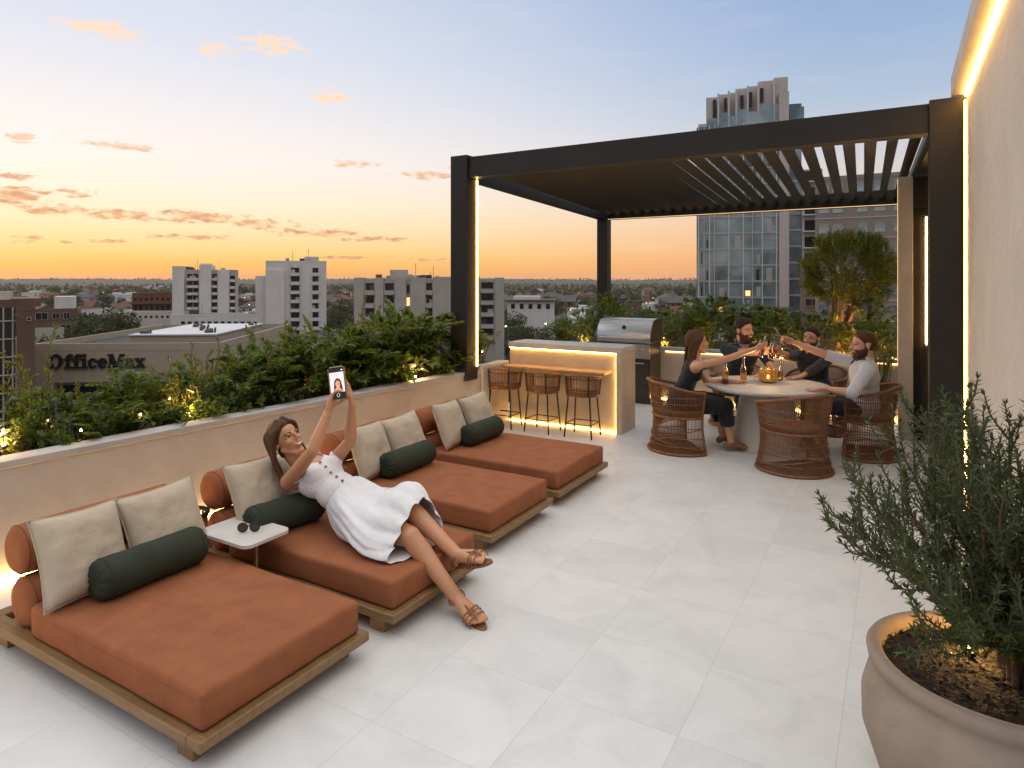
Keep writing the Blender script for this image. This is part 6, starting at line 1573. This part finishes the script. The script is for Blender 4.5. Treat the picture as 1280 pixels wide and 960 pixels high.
fins(t2, [(320, 334, 345, -1.5, 12), (333, 356, 338, 0.5, 3), (380, 398, 320, -4, 9), (361.8, 362.8, 330, .5, .4), (375, 376, 330, .5, .4)], 'conc', [(364, 374, 334, 424, 8, True), (390.5, 398, 334, 424, 8, True), (336, 339, 352, 424, 6, False), (343, 346, 352, 424, 6, False)])
MB().tube([(xu(t2, 349), 2, zv(t2, 339)), (xu(t2, 349), 2, zv(t2, 331))], .05, 6).lathe([(0, 0), (.7, .25), (.8, .4)], 14, (xu(t2, 349), 1.8, zv(t2, 333)), axis=(.5, -.6, .6), cap=False).obj('dish_antenna', M['slate'], t2)
t3 = bld('broad grey apartment block with stacked loggias behind the pergola post', 445, 630, 348, 142, 16, 'conc2', 6, cat='apartment block')
fins(t3, [(444, 456, 347, .4, 3), (470, 480, 347, .9, 4), (494, 508, 346.5, .8, 4), (513, 532, 347, .6, 3), (541, 600, 346, .8, 3), (619, 631, 347, .4, 3), (486, 508, 337, -4, 8), (510, 517, 344, -4, 6), (545, 548, 344.5, -3, 5), (575, 590, 343.5, -3, 6)], 'conc2',
     [(458, 468, 353, 433, 5, True), (482, 492.5, 353, 433, 5, True), (508.5, 512.5, 353, 433, 5, False), (533, 540, 353, 433, 5, True), (602, 617, 352, 426, 5, True)])
lb = bld('low brown windowless block in front of the grey apartment block', 366, 462, 421, 118, 15, 'brickr', 4)
lb2 = bld('low flat roofed brown block behind the shrubs near the pergola post', 470, 560, 428, 112, 14, 'taupe', -3)
for k in range(6): window(lb2, xu(lb2, 478 + 15 * k), zv(lb2, 437), 1.0, .9)
rnd = random.Random(4)
for t_, n_ in ((t1, 4), (t2, 4), (t3, 9), (pd_, 5), (lb, 3), (lb2, 3), (g1, 3)):
    for k_ in range(n_):
        x_ = rnd.uniform(-.44, .44) * t_['w']; MB().box((x_, rnd.uniform(3, 8), t_['h'] + .3), (rnd.uniform(.8, 2.2), rnd.uniform(.8, 1.6), rnd.uniform(.6, 1.5)), rnd.uniform(-.2, .2), .03, 1).obj('roof_unit', M['conc2' if k_ % 2 else 'slate'], t_, smooth=False)
        if k_ % 3 == 0: MB().tube([(x_ + 1.5, 4, t_['h'] - .5), (x_ + 1.5, 4, t_['h'] + rnd.uniform(1.5, 3.5))], .05, 5).obj('mast', M['slate'], t_)
# --- red roofed buildings and villas farther off
rb = bld('dark red block with arched gallery windows beyond the store', 166, 214, 366, 262, 14, 'redb', 4)
for k in range(7): window(rb, xu(rb, 170 + 6.6 * k), zv(rb, 385), 1.3, 2.0, frame=False); window(rb, xu(rb, 170 + 6.6 * k), zv(rb, 374), 1.1, 1.2, frame=False)
MB().bx(-rb['w'] / 2 - .5, rb['w'] / 2 + .5, -1.5, 0, zv(rb, 380), zv(rb, 378.5)).obj('gallery_roof', M['tile'], rb, smooth=False)
r2 = bld('long low pinkish building with small windows left of the slab tower', 150, 222, 390, 215, 10, 'pinkb', 5)
for k in range(10): window(r2, xu(r2, 156 + 6.6 * k), zv(r2, 396), .8, .8, frame=False)
v1 = bld('cream flat roofed villa beyond the bar, right of the pergola post', 634, 692, 376, 235, 12, 'conc', -5)
for k in range(5): window(v1, xu(v1, 641 + 11 * k), zv(v1, 383), 1.4, 1.8, frame=False)
MB().bx(-v1['w'] / 2 + 2, v1['w'] / 2 - 5, 2, 9, v1['h'], v1['h'] + 1.6).obj('roof_room', M['conc'], v1, smooth=False)
MB().bx(-v1['w'] / 2 - 1, v1['w'] / 2 + 1, -1.2, 13, v1['h'] + .002, v1['h'] + .35).obj('roof_slab', M['slate'], v1, smooth=False)
# --- glass tower
gt = bld('tall blue glass tower with white vertical mullions and a stepped pinkish crown', 873, 972, 152, 112, 22, 'pinkb', -17, name='glass_tower', cat='tower')
w = gt['w']; h = gt['h']; k2 = 112 / F
MB().bx(-w / 2 + .05, w / 2 - .05, -0.35, -0.002, 2, h - .6).obj('glazing', M['curtain'], gt, smooth=False)
MB().bx(-w / 2 - .35, -w / 2 - .002, 0, 21, 2, h - .6).obj('glazing', M['curtain'], gt, smooth=False)
for u in (873, 880, 887, 893, 911, 929, 940, 952, 969): MB().bx(xu(gt, u) - (.10 if u not in (880, 893, 940) else .05), xu(gt, u) + (.10 if u not in (880, 893, 940) else .05), -0.62, -0.352, 2, h - .4).obj('mullion', M['mull'], gt, smooth=False)
fl = 2.75; n = int((h - 3) / fl)
for k in range(n):
    z = 2.4 + k * fl; MB().bx(-w / 2, w / 2, -0.48, -0.353, z, z + .28).obj('floor_band', M['conc2'], gt, smooth=False)
rnd = random.Random(8)
for k in range(n):
    for j, (ua, ub) in enumerate(((874, 879), (881, 886), (894, 910), (912, 928), (930, 939), (941, 951), (953, 968))):
        if rnd.random() < 0.55:
            xa, xb = xu(gt, ua) + .1, xu(gt, ub) - .1; xm = xa + (xb - xa) * rnd.uniform(.2, .5)
            MB().bx(xm, min(xb, xm + (xb - xa) * rnd.uniform(.3, .6)), -0.40, -0.354, 2.4 + k * fl + .35, 2.4 + (k + 1) * fl - rnd.uniform(.1, 1.0)).obj('reflection_panel', M['conc2' if rnd.random() < .6 else 'win'], gt, smooth=False)  # pale and dark panels imitate reflections in the glass
for k in range(5):
    ua, ub = ((874, 879), (912, 928), (953, 968), (894, 910), (930, 939))[k]; MB().bx(xu(gt, ua) + .2, xu(gt, ub) - .2, -0.42, -0.354, 8.3 + k * 0.0 + fl * k, 9.2 + fl * k).obj('lit_window', M['winlit'], gt, smooth=False)
MB().bx(xu(gt, 972.1), xu(gt, 984), -0.5, 20, 0, zv(gt, 120)).obj('wall_slab', M['pinkb'], gt, smooth=False)
MB().bx(xu(gt, 984.1), xu(gt, 1000), 1.0, 20, 0, zv(gt, 133)).obj('glazing', M['curtain'], gt, smooth=False)
MB().bx(xu(gt, 1000.1), xu(gt, 1024), 0.5, 20, 0, zv(gt, 215)).obj('wall_slab', M['pinkb'], gt, smooth=False)
for k in range(9):
    z = zv(gt, 390) + k * 2.75; MB().bx(xu(gt, 1003), xu(gt, 1016), 0.44, 0.498, z, z + 1.7).obj('window', M['win'], gt, smooth=False); MB().bx(xu(gt, 1001), xu(gt, 1018), -0.8, 0.498, z - .3, z - .12).obj('balcony', M['conc'], gt, smooth=False)
    MB().bx(xu(gt, 984.3), xu(gt, 999.8), 0.86, 0.998, z, z + .35).obj('floor_band', M['conc2'], gt, smooth=False)
tops = [(882.5, 897, 117), (898, 910, 114), (911, 920, 112), (921, 934, 109), (935, 947, 106), (948, 966, 102), (967, 984, 98.5)]
for u0, u1, vt in tops: MB().bx(xu(gt, u0), xu(gt, u1), 1.0 + (u0 % 3) * .3, 17, h - .5, zv(gt, vt)).obj('crown_wall', M['pinkb'], gt, smooth=False)
for u in (898, 911, 920.5, 934.5, 947.5, 966.5): MB().bx(xu(gt, u) - .16, xu(gt, u) + .16, -0.1, 0.9, h - .5, zv(gt, 118 - (u - 882) * .18)).obj('crown_fin', M['mull'], gt, smooth=False)
for u0, u1, va, vb in ((891, 895.5, 121, 152), (905, 909, 120, 135), (925.5, 929.5, 118, 140), (936, 940.5, 115, 133), (950, 954, 111, 128), (978, 980, 117, 125)): MB().bx(xu(gt, u0), xu(gt, u1), 0.7, 0.98, zv(gt, vb), zv(gt, va)).obj('window', M['win'], gt, smooth=False)
for u0, u1, va in ((884, 897, 146), (899, 910, 140), (912, 920, 144), (921.5, 934, 137), (935.5, 947, 141), (948.5, 966, 134), (967.5, 972, 133), (985, 1002, 139)): MB().bx(xu(gt, u0), xu(gt, u1), -0.15, 0.69, zv(gt, 156), zv(gt, va)).obj('glazing', M['curtain'], gt, smooth=False)
# --- beige office block behind the ball tree
ob = bld('wide beige panelled office block behind the ball shaped tree', 1016, 1165, 217, 78, 20, 'beigeb', -29, cat='office block')
for r_ in range(9):
    for u in (1028, 1046, 1078, 1100, 1124, 1146): window(ob, xu(ob, u), zv(ob, 232 + 26 * r_), 1.15, 1.15, mat='curtain', frame=False)
mb = MB()
for r_ in range(9): z = zv(ob, 245 + 26 * r_); mb.bx(-ob['w'] / 2, ob['w'] / 2, -0.05, -0.0, z - .05, z + .05)
mb.obj('string_course', M['pinkb'], ob, smooth=False)
wl = bld('dark brown annex wall between the glass tower and the office block', 1000, 1030, 330, 88, 6, 'beigeb', -24)
for k in range(4): window(wl, 0, zv(wl, 342 + 18 * k), 1.6, .9)

# ------------------------------------------------------------------ houses and trees over the plain
def house_proto(kind, wall, roof, w, d, h, g):
    t = thing('house', '', 'house', (0, 0, 0), 0, g)
    MB().bx(-w / 2, w / 2, -d / 2, d / 2, 0, h).obj('wall', M[wall], t, smooth=False)
    mb = MB()
    if kind == 'gable':
        o, r = .5, d * .36
        mb.hexa([(-w / 2 - o, -d / 2 - o, h + .01), (w / 2 + o, -d / 2 - o, h + .01), (w / 2 + o, d / 2 + o, h + .01), (-w / 2 - o, d / 2 + o, h + .01), (-w / 2 - o, -.05, h + r), (w / 2 + o, -.05, h + r), (w / 2 + o, .05, h + r), (-w / 2 - o, .05, h + r)])
    elif kind == 'hip':
        o, r = .6, d * .34
        mb.hexa([(-w / 2 - o, -d / 2 - o, h + .01), (w / 2 + o, -d / 2 - o, h + .01), (w / 2 + o, d / 2 + o, h + .01), (-w / 2 - o, d / 2 + o, h + .01), (-w / 5, -.05, h + r), (w / 5, -.05, h + r), (w / 5, .05, h + r), (-w / 5, .05, h + r)])
    else:
        mb.bx(-w / 2 - .2, w / 2 + .2, -d / 2 - .2, d / 2 + .2, h + .01, h + .4); mb.bx(-w / 5, w / 7, -d / 4, d / 4, h + .4, h + 1.8)
    ro = mb.obj('roof', M[roof], t, smooth=False)
    if kind != 'flat': MB().bx(w * .22, w * .22 + .8, -.3 + d * .12, .5 + d * .12, h, h + d * .36 + .5).obj('chimney', M['brickr'], ro, smooth=False)
    nz = max(1, int(h / 3))
    for i in range(3):
        for k in range(nz): MB().bx(-w * .36 + i * w * .3, -w * .36 + i * w * .3 + 1.3, -d / 2 - .04, -d / 2 - .001, 1 + 3 * k, 2.5 + 3 * k).obj('window', M['win'], t, smooth=False)
    for k in range(nz): MB().bx(w / 2 + .001, w / 2 + .04, -1, .6, 1 + 3 * k, 2.5 + 3 * k).obj('window', M['win'], t, smooth=False)
    return t
KINDS = [('gable', 'conc', 'tile', 12, 9, 5.5, 'pale far-off house with a clay gable roof'), ('gable', 'brickr', 'slate', 14, 10, 6, 'brown far-off house with a grey gable roof'), ('hip', 'beigeb', 'tile', 13, 11, 5.5, 'beige far-off house with a clay hipped roof'),
         ('flat', 'conc', 'roofw', 16, 11, 7, 'pale far-off flat roofed house with a roof room'), ('hip', 'conc2', 'slate', 15, 11, 6.5, 'grey far-off house with a slate hipped roof'), ('flat', 'redb', 'roofd', 18, 11, 7.5, 'reddish far-off flat roofed block')]
HP = [house_proto(*k[:6], g=k[6] + 's in the town') for k in KINDS]
for o, k in zip(HP, KINDS): o['label'] = k[6]
SPECIAL = [(-60, 100, 78, 118), (40, 350, 96, 170), (205, 345, 180, 228), (315, 412, 165, 192), (360, 465, 110, 140), (440, 635, 105, 162), (145, 225, 205, 285), (630, 700, 228, 252), (868, 1030, 80, 136), (980, 1170, 70, 104)]
def free(u, D, m=8): return not any(a - m < u < b + m and c - 12 < D < d + 12 for a, b, c, d in SPECIAL)
rnd = random.Random(21); used = set(); N_ = 0; taken = []
while N_ < 165:
    u = rnd.uniform(-60, 1000); D = 210 * (1500 / 210) ** rnd.random()
    if u > 860 and D < 400: continue
    if not free(u, D): continue
    p = at(u, 350, D); p.z = GZ
    if any((p - q).length < 15 for q in taken): continue
    taken.append(p); kk = rnd.choice((0, 0, 1, 2, 2, 3, 4, 5)); s = rnd.uniform(.85, 1.25); rz = YAW + R(rnd.choice((0, 90)) + rnd.uniform(-25, 25))
    if kk not in used: used.add(kk); o = HP[kk]; o.location = p; o.rotation_euler = (0, 0, rz); o.scale = (s,) * 3
    else: dup(HP[kk], p, rz, None, s)
    N_ += 1
def tree_proto(seed, h, r, mat, g, n=26, per=70, ls=0.55):
    rnd = random.Random(seed); t = thing('tree', g[:-1], 'tree', (0, 0, 0), 0, g + ' over the town'); mb = MB(); it = []
    mb.tube(catmull([(0, 0, 0), (.1, 0, h * .25), (-.1, .1, h * .55), (0, 0, h * .8)], 4), [.32 * h / 9 * (1 - .07 * k) for k in range(13)], 7)
    for k in range(n):
        d = rv(rnd).normalized(); c = V((d.x * r * .72, d.y * r * .72, h * .60 + d.z * h * .30)) * (1); cr = rnd.uniform(.28, .46) * r
        mb.tube([(0, 0, h * .35), V((0, 0, h * .45)).lerp(c, .6), c], [.10, .06, .02], 4)
        for j in range(per):
            q = rv(rnd).normalized(); p = c + V((q.x, q.y, q.z * .8)) * cr * rnd.random() ** .35; it.append((p, q + V((0, 0, -.2)) + rv(rnd, .5), q + V((0, 0, .6)) + rv(rnd, .5), ls * rnd.uniform(.7, 1.3), ls * .6))
    mb.obj('trunk', M['bark'], t); link('crown', leaves('crown', it, True), M[mat], t); return t
TP = [tree_proto(1, 9, 4.2, 'leaf_far', 'broad dark green trees'), tree_proto(2, 12, 4.0, 'leaf_far', 'tall dark green trees'), tree_proto(3, 7, 3.6, 'leaf_far2', 'small pale green trees'), tree_proto(4, 10, 5.2, 'leaf_far2', 'wide spreading pale green trees', 32)]
tl = []
for u, D, k, s in ((128, 150, 0, 1.75), (108, 158, 3, 1.35), (150, 160, 1, 1.2), (60, 145, 2, 1.35), (72, 140, 2, 1.2), (430, 128, 1, .95), (418, 205, 0, 1.5), (436, 225, 3, 1.5), (300, 190, 2, .9), (262, 182, 2, .9), (278, 141, 2, .8), (238, 178, 2, .8), (426, 170, 1, 1.0),
                   (640, 170, 0, 1.2), (660, 150, 3, 1.1), (690, 165, 0, 1.2), (720, 160, 1, 1.0), (745, 150, 0, 1.1), (775, 165, 3, 1.2), (800, 140, 0, 1.15), (830, 150, 1, 1.0), (852, 130, 0, 1.2), (875, 90, 0, 1.35), (900, 85, 3, 1.3), (925, 88, 0, 1.4), (948, 82, 1, 1.15), (970, 80, 0, 1.4), (992, 76, 0, 1.35), (1012, 72, 1, 1.1), (885, 68, 0, 1.15), (915, 66, 1, .95), (955, 66, 0, 1.2), (985, 64, 3, 1.15), (1085, 66, 0, 1.25), (1110, 62, 1, 1.05), (1060, 64, 0, 1.2), (1128, 60, 0, 1.2),
                   (590, 140 - 40, 0, 1.0), (470, 98, 0, .9), (520, 96, 3, .9), (350, 90, 2, 1.0), (395, 92, 0, .95)): tl.append((u, D, k, s))
rnd = random.Random(33)
while len(tl) < 240:
    u = rnd.uniform(-70, 1000); D = 190 * (1700 / 190) ** rnd.random()
    if not free(u, D, 4): continue
    tl.append((u, D, rnd.randrange(4), rnd.uniform(.75, 1.35)))
used = set()
for u, D, k, s in tl:
    p = at(u, 350, D); p.z = GZ - .1; rz = rnd.uniform(0, 6.28); sc = (s * rnd.uniform(.9, 1.15), s * rnd.uniform(.9, 1.15), s)
    if k not in used: used.add(k); o = TP[k]; o.location = p; o.rotation_euler = (0, 0, rz); o.scale = sc
    else: dup(TP[k], p, rz, None, sc)
# far wood reading as one dark mass towards the horizon
it = []; rnd = random.Random(44)
for i in range(15000):
    D = 900 * (4300 / 900) ** rnd.random(); u = rnd.uniform(-120, 1200); p = at(u, 350, D)
    if noise.noise(p * 0.004) < -0.12: continue
    p.z = GZ + rnd.uniform(1, 7) + (0 if D < 3000 else 19); q = rv(rnd); it.append((p, q, rv(rnd) + V((0, 0, 1)), rnd.uniform(4, 9) * (1 + D / 6000), 5 * (1 + D / 6000)))
o = link('far_treeline', leaves('far_treeline', it, True), M['leaf_far2']); tag(o, 'dark wooded strip spreading below the horizon', 'woodland', kind='stuff')
# scattered lit lamps of the town
k = 0
rnd = random.Random(55)
for i in range(46):
    u = rnd.uniform(0, 860); D = rnd.uniform(230, 900)
    if not free(u, D): continue
    p = at(u, 350, D); p.z = GZ; o = thing('street_lamp', 'far-off lit street lamp in the town', 'street lamp', p, 0, 'lit street lamps of the town')
    if k == 0: pm1 = MB().tube([(0, 0, 0), (0, 0, 8)], .10, 6).mesh('pole'); pm1.materials.append(M['slate']); pm2 = MB().ball((0, 0, 8.2), .2, u=8, v=6).mesh('lamp_head'); pm2.materials.append(M['led_soft'])
    adopt(put('pole', pm1), o); adopt(put('lamp_head', pm2), o); k += 1

# ------------------------------------------------------------------ thin evening haze over the plain
t = NT('evening_haze'); t.t.nodes.remove(t.b); pv = t.t.nodes.new('ShaderNodeVolumePrincipled')
pv.inputs['Color'].default_value = (0.93, 0.86, 0.82, 1); pv.inputs['Density'].default_value = HAZE; pv.inputs['Anisotropy'].default_value = 0.3
t.l(pv.outputs[0], t.out.inputs['Volume'])
o = MB().bx(-6200, 6200, -6200, 6200, GZ - 3, 39).obj('haze', t.m, smooth=False); tag(o, kind='stuff')
